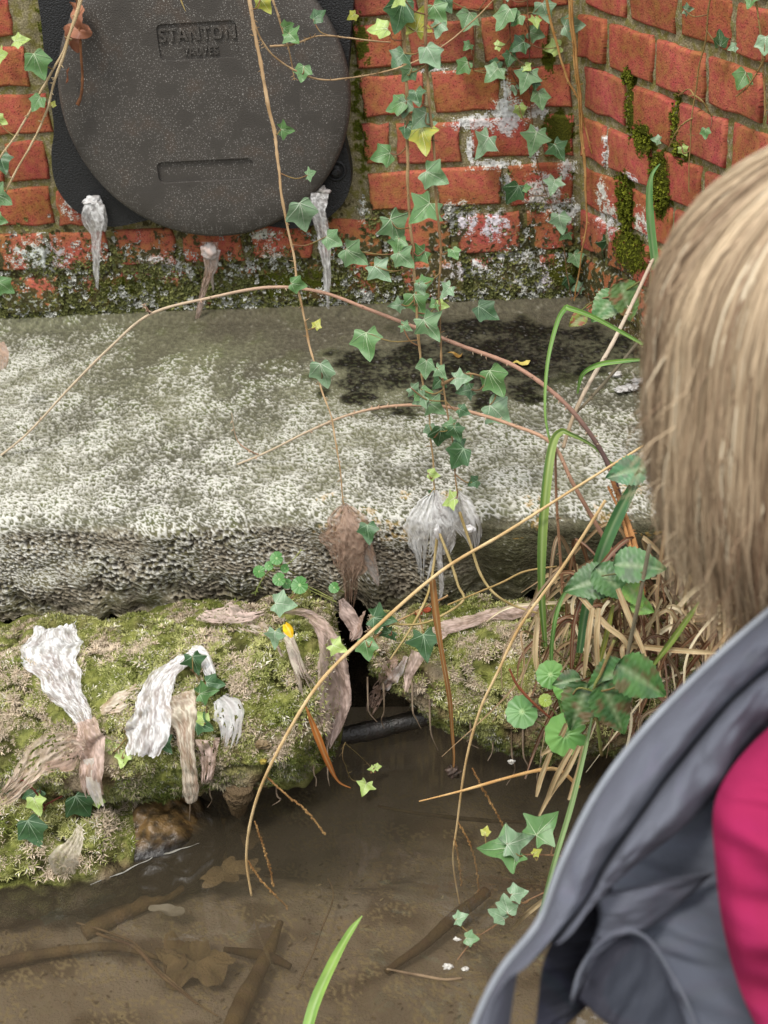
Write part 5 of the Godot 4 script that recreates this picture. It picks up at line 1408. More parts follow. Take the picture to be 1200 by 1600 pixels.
func green_blade(label: String, pts: Array, widths: Array, c1 := "6f9a3e", c2 := "4c7a34", facing := Vector3(0.2, 0.5, 0.85)) -> void:
	var b := Buf.new()
	blade(b, pts, widths.map(func(w): return w * 0.64), facing, lin(c1, 0.66), lin(c2, 0.6))
	tag(part("grass_blade", b.done(), M.blade, self), label, "grass blade")

func seeds(o: Node, pts: Array) -> void:
	var b := Buf.new()
	var p := smooth_path(pts, 14)
	tube(b, p, [0.0009, 0.0007], lin("b48a58", 0.8), lin("94683e", 0.75), 5)
	for i in range(3, p.size(), 1):
		var d := (p[i] - p[i - 1]).normalized()
		var out := (d + V(rf(-1, 1), rf(-0.2, 0.2), rf(-1, 1)) * 0.5).normalized()
		tube(b, PackedVector3Array([p[i], p[i] + out * 0.0022, p[i] + out * 0.0042]), [0.0005, 0.0015, 0.0003], lin("b9935f", 0.8), lin("8d683f", 0.75), 5)
	part("seed_head", b.done(), M.stem, o)

func stalk(label: String, stems: Array, radii: Array, heads: Array, c1 := "dcc090", c2 := "bd9a66") -> void:
	var o := thing("straw_stalk", label, "straw stalk", "", stems[0][stems[0].size() - 1])
	for s in stems:
		var b := Buf.new()
		tube(b, smooth_path(s, 9), radii, lin(c1, 0.95), lin(c2, 0.92), 6, 0.2)
		part("stem", b.done(), M.stem, o)
	for h in heads:
		seeds(o, h)

func cane(label: String, stems: Array, radii: Array, c1: String, c2: String, c3: String) -> void:
	var o := thing("bramble_cane", label, "bramble cane", "", stems[0][0])
	for s in stems.size():
		var b := Buf.new()
		var p := smooth_path(stems[s], 12)
		var at := b.v.size()
		tube(b, p, radii if s == 0 else [radii[radii.size() - 1], radii[radii.size() - 1] * 0.6], lin(c1, 0.8), lin(c1, 0.7), 9, 0.15)
		for i in range(at, b.v.size()):
			var t := float(int((i - at) / 9.0)) / p.size()
			b.c[i] = lin(c1, 0.8).lerp(lin(c2, 0.8), ss(0.12, 0.3, t)).lerp(lin(c3, 0.82), ss(0.5, 0.8, t)) * (0.85 + 0.25 * rf(0, 1))
		for k in int(p.size() * 0.22):
			var i := rng.randi_range(2, p.size() - 3)
			var d := (p[i + 1] - p[i]).normalized()
			var out := V(rf(-1, 1), rf(-0.6, 1), rf(-0.5, 1)).normalized()
			out = (out - d * out.dot(d)).normalized()
			var r := ease_list(radii, float(i) / p.size())
			tube(b, PackedVector3Array([p[i] + out * r * 0.7, p[i] + out * (r + 0.0018) - d * 0.0006, p[i] + out * (r + 0.0035) - d * 0.0018]), [0.0013, 0.0006, 0.0001], lin(c2, 0.8), lin(c3, 0.7), 5)
		part("stem", b.done(), M.stem, o)

# toothed oval bramble leaflet, pleated along its side veins; +y towards the tip
func bramble_leaflet(parent: Node, c: Vector3, tip: float, length: float, facing: Vector3, c1: String, c2: String, c3: String) -> void:
	var b := Buf.new()
	var n := facing.normalized()
	var y := V(sin(deg_to_rad(tip)), -cos(deg_to_rad(tip)), 0)
	y = (y - n * y.dot(n)).normalized()
	var x := y.cross(n)
	var rows := 45
	for i in rows:
		var t := float(i) / (rows - 1)
		var w := 0.40 * pow(sin(PI * pow(t, 0.72)), 0.85) * (1.0 - 0.12 * t) + 0.004
		w *= 1.0 + 0.14 * (fmod(t * 11.0, 1.0) - 0.5)
		for k in 9:
			var u := k / 4.0 - 1.0
			var q := Vector2(u * w, t - 0.5 - 0.10 * absf(u) * w)
			var up := 0.10 * absf(u) - 0.15 * (t - 0.5) * (t - 0.5) * 2.0 + 0.014 * sin((t - absf(u) * 0.25) * 46.0) * (1.0 - absf(u) * 0.3) - 0.16 * u * u * w
			var col := lin(c1, 0.75).lerp(lin(c2, 0.75), clampf(0.5 + nz.get_noise_2d(q.x * 26 + c.x * 900, q.y * 22), 0, 1))
			col = col.lerp(lin(c3, 0.7), ss(0.15, 0.4, nz.get_noise_2d(q.x * 30 + c.y * 700, q.y * 24) + 0.3 * absf(u) - 0.15))
			if k == 4:
				col = col.lerp(lin("a9b88a", 0.7), 0.45)
			b.add(c + (x * q.x + y * q.y + n * up) * length, col)
	b.grid(0, rows, 9, true)
	part("leaf", b.done(), M.leaf, parent)

func round_leaf(parent: Node, c: Vector3, r: float, facing: Vector3, foot: Vector3, c1 := "76a356", c2 := "5c8a46") -> void:
	var b := Buf.new()
	var n := facing.normalized()
	var x := n.cross(V(0.2, 0.3, -1)).normalized()
	var y := n.cross(x)
	var hub := b.add(c - n * r * 0.12, lin("b4d090", 0.8))
	for ring in 4:
		for k in 56:
			var a := TAU * k / 56.0 + 0.4
			var q := r * (ring + 1) / 4.0
			q *= 1.0 + 0.045 * cos(a * 11.0) * ring / 3.0 * 0.7 - 0.35 * ss(0.22, 0.0, absf(wrapf(a - 0.4 - PI, -PI, PI)))
			var p := c + (x * cos(a) + y * sin(a)) * q + n * r * (0.12 * sin(a * 2.0) * q / r - 0.12 * (1.0 - pow(q / r, 0.7)) + 0.02 * cos(a * 11.0))
			b.add(p, lin(c1, 0.8).lerp(lin(c2, 0.8), clampf(0.5 + 0.12 * cos(a * 11.0) + nz.get_noise_3dv(p * 200.0), 0, 1)))
	for k in 56:
		b.tri(hub, hub + 1 + k, hub + 1 + (k + 1) % 56)
	b.grid(hub + 1, 4, 56, true, true)
	part("leaf", b.done(), M.leaf, parent)
	b = Buf.new()
	tube(b, smooth_path([foot, (foot + c) * 0.5 + V(0.006, -0.004, 0), c - n * r * 0.12], 5), [0.0013, 0.001], lin("9aa860", 0.8), lin("7d7a48", 0.75), 5)
	part("leaf_stalk", b.done(), M.stem, parent)

func brambles_and_grass() -> void:
	cane("long salmon-pink bramble cane arching right across the ledge", [[V(0.2336, -0.0091, 0.7400), V(0.2214, 0.0467, 0.7200), V(0.2052, 0.0835, 0.6900), V(0.1757, 0.1212, 0.6600), V(0.1418, 0.1467, 0.6300), V(0.0953, 0.1690, 0.6000), V(0.0314, 0.1840, 0.5700), V(-0.0261, 0.1976, 0.5400), V(-0.0852, 0.2111, 0.5100), V(-0.1540, 0.2273, 0.4800), V(-0.2248, 0.2285, 0.4600), V(-0.3087, 0.2092, 0.4400), V(-0.3985, 0.1844, 0.4300), V(-0.4653, 0.1353, 0.4300), V(-0.5305, 0.0786, 0.4300), V(-0.6106, 0.0048, 0.4300), V(-0.6896, -0.0509, 0.4300)], [V(-0.3985, 0.1844, 0.4300), V(-0.4017, 0.1969, 0.4350), V(-0.4050, 0.2029, 0.4400)]], [0.0034, 0.0028, 0.0023, 0.0020, 0.0015], "5c4844", "bd937c", "d6c2a4")
	cane("shorter pale bramble cane with its tip lying on the ledge", [[V(0.2274, -0.0421, 0.7600), V(0.1957, 0.0084, 0.7300), V(0.1662, 0.0547, 0.7000), V(0.1418, 0.0941, 0.6700), V(0.0937, 0.1058, 0.6400), V(0.0296, 0.1142, 0.6100), V(-0.0210, 0.1074, 0.5800), V(-0.0741, 0.0916, 0.5500), V(-0.1301, 0.0653, 0.5200), V(-0.1878, 0.0327, 0.5000), V(-0.2482, -0.0057, 0.4800), V(-0.3080, -0.0348, 0.4700), V(-0.3497, -0.0498, 0.4650)], [V(-0.2636, -0.0150, 0.4750), V(-0.2897, 0.0106, 0.4800), V(-0.2908, 0.0603, 0.4900)]], [0.0028, 0.0024, 0.0020, 0.0016, 0.0010], "94705a", "c9a184", "d8c4a6")
	cane("bleached leaning cane beside the head of hair", [[V(0.2816, 0.2236, 0.4000), V(0.2537, 0.1862, 0.4500), V(0.2223, 0.1457, 0.5000), V(0.1918, 0.1108, 0.5400), V(0.1710, 0.0805, 0.5700), V(0.1569, 0.0505, 0.6000)]], [0.0024, 0.0028, 0.0024], "cdb8a0", "d8c6ae", "b09a7e")
	cane("dark twig crossing the bleached cane", [[V(0.2591, 0.1534, 0.5000), V(0.2249, 0.1231, 0.5300), V(0.1914, 0.0929, 0.5500), V(0.1705, 0.0755, 0.5600)]], [0.0020, 0.0022, 0.0015], "6e6654", "7d735e", "8a7d64")
	cane("orange-brown double stem right of the broad green blade", [[V(0.2453, -0.0438, 0.8000), V(0.2385, 0.0003, 0.7700), V(0.2256, 0.0359, 0.7400), V(0.2113, 0.0733, 0.7200)], [V(0.2397, -0.0404, 0.8050), V(0.2321, 0.0035, 0.7750), V(0.2200, 0.0390, 0.7450), V(0.2076, 0.0603, 0.7200)]], [0.0034, 0.0032, 0.0026], "9a6238", "c08a56", "a8744a")
	cane("thin upright brown stalk behind the broad green blade", [[V(0.1523, -0.0949, 0.7200), V(0.1488, -0.0317, 0.7000), V(0.1462, 0.0304, 0.6800), V(0.1464, 0.0878, 0.6700)]], [0.0020, 0.0018, 0.0014], "a07656", "a88060", "94705a")
	stalk("long straw stalk slanting over the left mossy stone to the water", [[V(0.2507, 0.1153, 0.7200), V(0.1690, 0.0709, 0.7400), V(0.0843, 0.0229, 0.7600), V(0.0063, -0.0172, 0.7800), V(-0.0691, -0.0549, 0.8400), V(-0.1309, -0.0773, 0.9200), V(-0.1841, -0.1498, 0.9600), V(-0.2162, -0.2185, 0.9700), V(-0.2356, -0.2963, 0.9700), V(-0.2373, -0.3636, 0.9700)]], [0.0016, 0.0022, 0.0024, 0.0019, 0.0014], [
		[V(-0.1994, -0.1780, 0.9650), V(-0.1784, -0.2010, 0.9700), V(-0.1536, -0.2241, 0.9750), V(-0.1370, -0.2579, 0.9750)], [V(-0.2192, -0.2434, 0.9700), V(-0.2135, -0.2769, 0.9720), V(-0.2094, -0.3098, 0.9720), V(-0.2076, -0.3434, 0.9720)], [V(-0.2345, -0.3066, 0.9700), V(-0.2238, -0.3329, 0.9720), V(-0.2105, -0.3551, 0.9720), V(-0.1950, -0.3807, 0.9720)]])
	stalk("straw stalk dropping in front of the right mossy stone into the water", [[V(0.2007, 0.0870, 0.8000), V(0.1513, 0.0114, 0.8200), V(0.1014, -0.0551, 0.8400), V(0.0720, -0.1097, 0.8600), V(0.0491, -0.1588, 0.8700), V(0.0294, -0.2291, 0.8800), V(0.0139, -0.3274, 0.8850), V(0.0062, -0.3864, 0.8850), V(0.0108, -0.4607, 0.8850)]], [0.0020, 0.0020, 0.0018, 0.0014, 0.001], [
		[V(0.0367, -0.2392, 0.8800), V(0.0497, -0.2704, 0.8850), V(0.0642, -0.3038, 0.8880), V(0.0757, -0.3384, 0.8880)], [V(0.0159, -0.3212, 0.8860), V(0.0295, -0.3565, 0.8880), V(0.0358, -0.3998, 0.8880), V(0.0366, -0.4385, 0.8880)], [V(0.0098, -0.3477, 0.8860), V(0.0137, -0.3845, 0.8870), V(0.0151, -0.4251, 0.8870)]])
	stalk("broken yellow-green stems that hold up the white tissue", [[V(-0.0047, -0.0304, 0.6650), V(-0.0118, -0.0754, 0.6700), V(-0.0202, -0.1048, 0.7000), V(-0.0429, -0.1349, 0.7350), V(-0.0687, -0.1687, 0.7500)], [V(-0.0031, -0.0323, 0.6650), V(0.0112, -0.0696, 0.6800), V(0.0192, -0.0974, 0.6900), V(0.0254, -0.1135, 0.7000), V(-0.0021, -0.1232, 0.7200), V(-0.0305, -0.1287, 0.7300), V(-0.0668, -0.1246, 0.7350)], [V(0.0246, -0.0016, 0.6670), V(0.0367, -0.0444, 0.6750), V(0.0476, -0.0817, 0.6850), V(0.0633, -0.1048, 0.6950), V(0.0874, -0.1216, 0.7000), V(0.1198, -0.1283, 0.7100)]], [0.0020, 0.0017, 0.0013], [], "bda877", "a08a55")
	stalk("pale bent straw lying level over the water at the right", [[V(-0.0293, -0.2745, 0.9000), V(0.0225, -0.2584, 0.9000), V(0.0771, -0.2470, 0.8900), V(0.1198, -0.2426, 0.8800), V(0.1430, -0.2522, 0.8700), V(0.1661, -0.2787, 0.8700)]], [0.0008, 0.0020, 0.0026, 0.0022], [], "d6b078", "c09058")
	stalk("thin straw curving from the ledge foot to the green blade", [[V(0.0061, -0.1134, 0.7100), V(0.0726, -0.0793, 0.7150), V(0.1052, -0.0586, 0.7200), V(0.1449, -0.0456, 0.7300)]], [0.0012, 0.0014, 0.0012], [], "b59a66", "9a8050")
	var b := Buf.new()
	blade(b, [V(-0.0059, -0.0289, 0.7800), V(-0.0033, -0.0736, 0.7900), V(0.0016, -0.1238, 0.8000), V(0.0084, -0.1851, 0.8100), V(0.0090, -0.2355, 0.8100), V(0.0092, -0.2821, 0.8100), V(0.0053, -0.3105, 0.8100)], [0.004, 0.0045, 0.003, 0.003, 0.0022, 0.0015, 0.001], V(0.3, 0.3, 0.9), lin("b07d48", 0.8), lin("8a5d36", 0.75))
	wad(b, V(0.0073, -0.3031, 0.8100), V(0.010, 0.008, 0.008), lin("3a2e26", 0.6), lin("6a584c", 0.7), 0.7)
	tag(part("dead_leaf_blade", b.done(), M.blade, self), "dead brown blade hanging down before the right mossy stone", "dead leaf")
	b = Buf.new()
	blade(b, [V(-0.1499, -0.1084, 0.9250), V(-0.1395, -0.1479, 0.9300), V(-0.1309, -0.1865, 0.9300), V(-0.1222, -0.2203, 0.9250), V(-0.1086, -0.2356, 0.9200)], [0.001, 0.0042, 0.0036, 0.0012, 0.0006], V(0.2, 0.3, 0.9), lin("c27a3a", 0.85), lin("9a5a2a", 0.8))
	tag(part("dead_leaf_blade", b.done(), M.blade, self), "orange dead blade hanging from the long stalk at the left stone's end", "dead leaf")
	green_blade("thin green blade bent sharply over at its top, right of the ledge", [V(0.1445, 0.0799, 0.6800), V(0.1348, 0.1269, 0.6600), V(0.1385, 0.1766, 0.6200), V(0.1515, 0.2140, 0.5800), V(0.1623, 0.2247, 0.5600), V(0.1679, 0.2245, 0.5600), V(0.1993, 0.2105, 0.5600), V(0.2587, 0.1728, 0.5600)], [0.0018, 0.0024, 0.0034, 0.0042, 0.005, 0.005, 0.0042, 0.003], "8ab04a", "5f9440")
	green_blade("broad green blade with yellow edges, folded over near the bramble tip", [V(0.1285, -0.1162, 0.8000), V(0.1253, -0.0547, 0.7800), V(0.1276, 0.0086, 0.7500), V(0.1354, 0.0700, 0.7100), V(0.1433, 0.1002, 0.6800), V(0.1529, 0.1096, 0.6700), V(0.1637, 0.1066, 0.6700), V(0.1945, 0.0863, 0.6700), V(0.2368, 0.0415, 0.6800)], [0.004, 0.007, 0.009, 0.009, 0.008, 0.0065, 0.004, 0.0025, 0.0018], "90a648", "5c8038")
	green_blade("broad dark green blade leaning right towards the hair", [V(0.1689, -0.1120, 0.8200), V(0.1782, -0.0608, 0.8000), V(0.1958, -0.0015, 0.7800), V(0.2169, 0.0435, 0.7600), V(0.2452, 0.0921, 0.7400)], [0.006, 0.010, 0.012, 0.012, 0.007], "5f8f4e", "47764a")
	green_blade("bright green blade standing against the mossy wing wall", [V(0.2852, 0.2100, 0.4000), V(0.2774, 0.2724, 0.4000), V(0.2751, 0.3156, 0.4000), V(0.2787, 0.3392, 0.4000), V(0.2882, 0.3522, 0.4000)], [0.009, 0.009, 0.007, 0.0035, 0.001], "9ccb80", "74b06a")
	green_blade("wide pointed green blade at the bottom edge of the picture", [V(-0.1363, -0.3300, 1.2286), V(-0.1272, -0.3100, 1.1859), V(-0.1093, -0.2800, 1.1595), V(-0.0897, -0.2500, 1.1419), V(-0.0750, -0.2350, 1.1294)], [0.0105, 0.0105, 0.009, 0.006, 0.001], "9ec25a", "86b050", V(-0.3, 0.6, 0.7))
	green_blade("short green blade curling beside the bleached cane", [V(0.1767, 0.1025, 0.5500), V(0.1834, 0.1294, 0.5500), V(0.2036, 0.1421, 0.5500), V(0.2278, 0.1457, 0.5500), V(0.2558, 0.1473, 0.5500)], [0.002, 0.004, 0.005, 0.0045, 0.003], "86b24c", "5a8c3c")
	green_blade("narrow green blade arching over the pennywort", [V(0.1480, -0.1773, 0.8600), V(0.1356, -0.1159, 0.8400), V(0.1396, -0.0626, 0.8300), V(0.1509, -0.0353, 0.8100), V(0.1648, -0.0286, 0.8000)], [0.002, 0.0035, 0.004, 0.0035, 0.001], "7aa84e", "5c8c44")
	green_blade("yellow-green blade leaning among the straw", [V(0.1825, -0.1299, 0.8600), V(0.1942, -0.0908, 0.8500), V(0.2021, -0.0614, 0.8400), V(0.2084, -0.0366, 0.8300)], [0.003, 0.005, 0.005, 0.003], "b0ad4c", "8a9a44")
	green_blade("long green sedge edging the jacket down to the water", [V(0.1809, -0.1463, 0.9000), V(0.1697, -0.1705, 0.9400), V(0.1535, -0.2124, 0.9800), V(0.1347, -0.2532, 1.0200), V(0.1175, -0.3029, 1.0500), V(0.1093, -0.3432, 1.0600)], [0.002, 0.004, 0.005, 0.0045, 0.003, 0.001], "94b070", "7a9a58")
	green_blade("light green blade rising from the straw below the hair", [V(0.2496, -0.0736, 0.9000), V(0.2703, -0.0384, 0.9000), V(0.2871, -0.0083, 0.9000), V(0.2983, 0.0129, 0.9000)], [0.003, 0.006, 0.005, 0.001], "a8bc5c", "8aa84c")
	# the heap of dead straw under the hair, each straw a part
	var o := thing("dry_grass_clump", "heap of dead straw-coloured grass on the right bank below the hair", "dry grass", "", V(0.28, -0.2, 0.74))
	for i in 190:
		b = Buf.new()
		var root := V(rf(0.17, 0.40), rf(-0.21, -0.11), rf(0.62, 0.78))
		var a := rf(-0.6, 2.3)
		var l := rf(0.07, 0.20)
		var out := V(-cos(a) * 0.8 + 0.1, 0, sin(a) * 0.6 + 0.25)
		var lift := rf(-0.02, 0.12)
		var bow := V(rf(-0.03, 0.03), rf(-0.01, 0.02), rf(-0.01, 0.03))
		var p1 := root + out * l * 0.4 + V(0, lift, 0) + bow
		var p2 := root + out * l * 0.8 + V(0, lift * rf(0.2, 1.0) - 0.02, 0) - bow * 0.6
		var p3 := root + out * l * 1.2 + V(rf(-0.03, 0.03), -rf(0.0, 0.10), 0)
		var w := rf(0.0014, 0.0032)
		var tone: Array = [["ddc79c", "c2a478"], ["cbb085", "a78a60"], ["b3936c", "8a6c4c"], ["eadcba", "d2bb90"], ["94795c", "6e563e"], ["8a5f42", "6a4630"], ["7a4e36", "5a3826"]][rng.randi_range(0, 6)]
		blade(b, [root, p1, p2, p3], [w, w, w * 0.8, w * 0.2], V(rf(-0.5, 0.5), 0.4, 0.8), lin(tone[0], 0.85), lin(tone[1], 0.8))
		part("straw", b.done(), M.blade, o)
	for q in [[V(0.1689, -0.0158, 0.8400), V(0.1974, -0.0429, 0.8600), V(0.2188, -0.0587, 0.8700), V(0.2264, -0.0860, 0.8700)], [V(0.2364, -0.0609, 0.8800), V(0.2777, -0.0526, 0.9000), V(0.3177, -0.0424, 0.9200)], [V(0.1652, -0.1727, 0.9200), V(0.1498, -0.2026, 0.9300), V(0.1306, -0.2367, 0.9300), V(0.1165, -0.2626, 0.9400)], [V(0.1563, -0.1774, 0.9200), V(0.1370, -0.2122, 0.9300), V(0.1227, -0.2585, 0.9300)], [V(0.1701, -0.1645, 0.9300), V(0.1644, -0.1895, 0.9400), V(0.1511, -0.2203, 0.9600)], [V(0.1318, -0.2149, 0.8800), V(0.1196, -0.2462, 0.8900), V(0.1136, -0.2677, 0.9000)], [V(0.1204, -0.3377, 1.0000), V(0.0972, -0.3638, 1.0000), V(0.0790, -0.3903, 1.0000)], [V(0.1511, -0.1554, 0.9000), V(0.1395, -0.1840, 0.9000), V(0.1203, -0.2032, 0.9000)], [V(0.1832, -0.0272, 0.8500), V(0.1772, -0.0581, 0.8700), V(0.1722, -0.1055, 0.8800)], [V(0.1905, -0.0273, 0.8500), V(0.1874, -0.0582, 0.8700), V(0.1891, -0.1150, 0.8800)], [V(0.2117, 0.0053, 0.8600), V(0.2251, -0.0252, 0.8800), V(0.2423, -0.0645, 0.9000)], [V(0.1202, -0.0600, 0.8200), V(0.1162, -0.0968, 0.8400), V(0.1201, -0.1272, 0.8500)]]:
		b = Buf.new()
		blade(b, q, [0.0028, 0.0034, 0.003, 0.0015], V(0.2, 0.4, 0.9), lin("cfb88e", 0.85), lin("ab8c62", 0.8))
		part("straw", b.done(), M.blade, o)
	# bramble leaves
	o = thing("bramble_spray", "dark bramble leaves with brown blotches hanging at the edge of the jacket", "bramble leaves", "", V(0.1834, -0.0954, 0.9300))
	bramble_leaflet(o, V(0.1653, -0.1079, 0.9300), -15, 0.062, V(-0.2, 0.35, 0.9), "55783f", "3d5c34", "7a6a4a")
	bramble_leaflet(o, V(0.2030, -0.1024, 0.9400), 15, 0.066, V(0.25, 0.4, 0.85), "527a42", "3f6238", "6e5a3c")
	bramble_leaflet(o, V(0.1967, -0.0742, 0.9200), -55, 0.052, V(0, 0.6, 0.8), "5f8a4e", "466e40", "5a6a40")
	bramble_leaflet(o, V(0.2330, -0.0559, 0.9500), 50, 0.066, V(0.2, 0.5, 0.85), "5a8446", "44683c", "66603c")
	bramble_leaflet(o, V(0.1518, -0.0949, 0.9000), -70, 0.034, V(0, 0.7, 0.6), "4f7040", "3a5632", "5a5a3a")
	b = Buf.new()
	tube(b, smooth_path([V(0.2062, -0.0374, 0.9000), V(0.1910, -0.0670, 0.9200), V(0.1820, -0.0863, 0.9300), V(0.1865, -0.1333, 0.9400), V(0.1906, -0.1789, 0.9300)], 6), [0.0022, 0.0018, 0.0022], lin("7d8a4a", 0.8), lin("8a5f48", 0.75), 6, 0.3)
	tube(b, smooth_path([V(0.1820, -0.0863, 0.9300), V(0.1656, -0.0854, 0.9250), V(0.1584, -0.0944, 0.9250)], 4), [0.0014, 0.001], lin("7d8a4a", 0.8), lin("8a5f48", 0.75), 6)
	tube(b, smooth_path([V(0.1820, -0.0863, 0.9300), V(0.1974, -0.0809, 0.9350), V(0.2215, -0.0621, 0.9450)], 4), [0.0014, 0.001], lin("7d8a4a", 0.8), lin("8a5f48", 0.75), 6)
	part("stem", b.done(), M.stem, o)
	o = thing("bramble_spray", "dull green bramble leaves over the straw, above the pennywort", "bramble leaves", "", V(0.1946, 0.0057, 0.8400))
	bramble_leaflet(o, V(0.1789, -0.0066, 0.8300), -65, 0.060, V(-0.1, 0.75, 0.6), "557a44", "436638", "5a7050")
	bramble_leaflet(o, V(0.2077, -0.0007, 0.8400), 30, 0.056, V(0.2, 0.7, 0.65), "5a8048", "476c3c", "5a7050")
	bramble_leaflet(o, V(0.2364, 0.0349, 0.8600), 80, 0.060, V(0.1, 0.8, 0.5), "5f8650", "4c7242", "5a7050")
	bramble_leaflet(o, V(0.2274, 0.0900, 0.7400), -70, 0.050, V(0, 0.7, 0.7), "5a8a5c", "46704c", "5a7050")
	bramble_leaflet(o, V(0.2312, -0.0038, 0.8600), 20, 0.034, V(0.2, 0.5, 0.8), "8ab858", "6f9c4a", "a0b060")
	bramble_leaflet(o, V(0.2401, -0.0197, 0.8600), 60, 0.030, V(0.2, 0.5, 0.8), "92c060", "78a650", "a0b060")
	b = Buf.new()
	tube(b, smooth_path([V(0.2466, 0.0642, 0.8600), V(0.2354, 0.0094, 0.8800), V(0.2247, -0.0447, 0.8900), V(0.2173, -0.0821, 0.9000)], 6), [0.0022, 0.0026, 0.0024], lin("6e6a58", 0.75), lin("8a7d64", 0.75), 7, 0.3)
	tube(b, smooth_path([V(0.2393, 0.0327, 0.8700), V(0.2193, 0.0203, 0.8500), V(0.1946, 0.0101, 0.8400)], 5), [0.0014, 0.001], lin("7d8a5a", 0.8), lin("6e6a48", 0.75), 6)
	part("stem", b.done(), M.stem, o)
	o = thing("bramble_spray", "pair of green leaves and a withering red one beside the hair above the ledge", "bramble leaves", "", V(0.2343, 0.1365, 0.3500))
	bramble_leaflet(o, V(0.2212, 0.1371, 0.3500), -35, 0.055, V(-0.2, 0.5, 0.8), "6f9a5c", "55804a", "8aa070")
	bramble_leaflet(o, V(0.2494, 0.1495, 0.3600), 10, 0.060, V(0.2, 0.3, 0.9), "6a8a4a", "52703c", "8a6a44")
	bramble_leaflet(o, V(0.1837, 0.1109, 0.3300), -50, 0.030, V(0, 0.5, 0.8), "8a9a3c", "7a7a34", "a0583c")
	b = Buf.new()
	tube(b, smooth_path([V(0.2682, 0.1768, 0.3600), V(0.2386, 0.1553, 0.3500), V(0.2084, 0.1430, 0.3400), V(0.1865, 0.1224, 0.3300)], 6), [0.0018, 0.0012], lin("8a6a50", 0.75), lin("7a8a4a", 0.75), 6, 0.2)
	part("stem", b.done(), M.stem, o)
	o = thing("pennywort", "round scalloped bright green leaves beside the right mossy stone", "plant", "", V(0.1473, -0.2364, 0.8600))
	var foot := V(0.1593, -0.2297, 0.8500)
	round_leaf(o, V(0.1338, -0.1143, 0.8600), 0.017, V(-0.1, 0.6, 0.8), foot)
	round_leaf(o, V(0.0986, -0.1613, 0.8700), 0.020, V(-0.3, 0.6, 0.75), foot, "6f9a5a", "56844a")
	round_leaf(o, V(0.1502, -0.1725, 0.9000), 0.025, V(0.1, 0.55, 0.8), foot, "7aa85a", "60924a")
	round_leaf(o, V(0.1529, -0.1267, 0.8700), 0.017, V(0.2, 0.6, 0.75), foot, "7cac54", "629446")
	round_leaf(o, V(0.1271, -0.1444, 0.8700), 0.008, V(0, 0.7, 0.7), foot, "a4b84c", "8aa044")
	b = Buf.new()
	tube(b, smooth_path([V(0.0861, -0.0979, 0.8700), V(0.0945, -0.1176, 0.8750), V(0.1105, -0.1375, 0.8800), V(0.1326, -0.1595, 0.8850)], 6), [0.0012, 0.0018, 0.0014], lin("9a5a3c", 0.8), lin("7a4632", 0.75), 6, 0.3)
	part("runner", b.done(), M.stem, o)

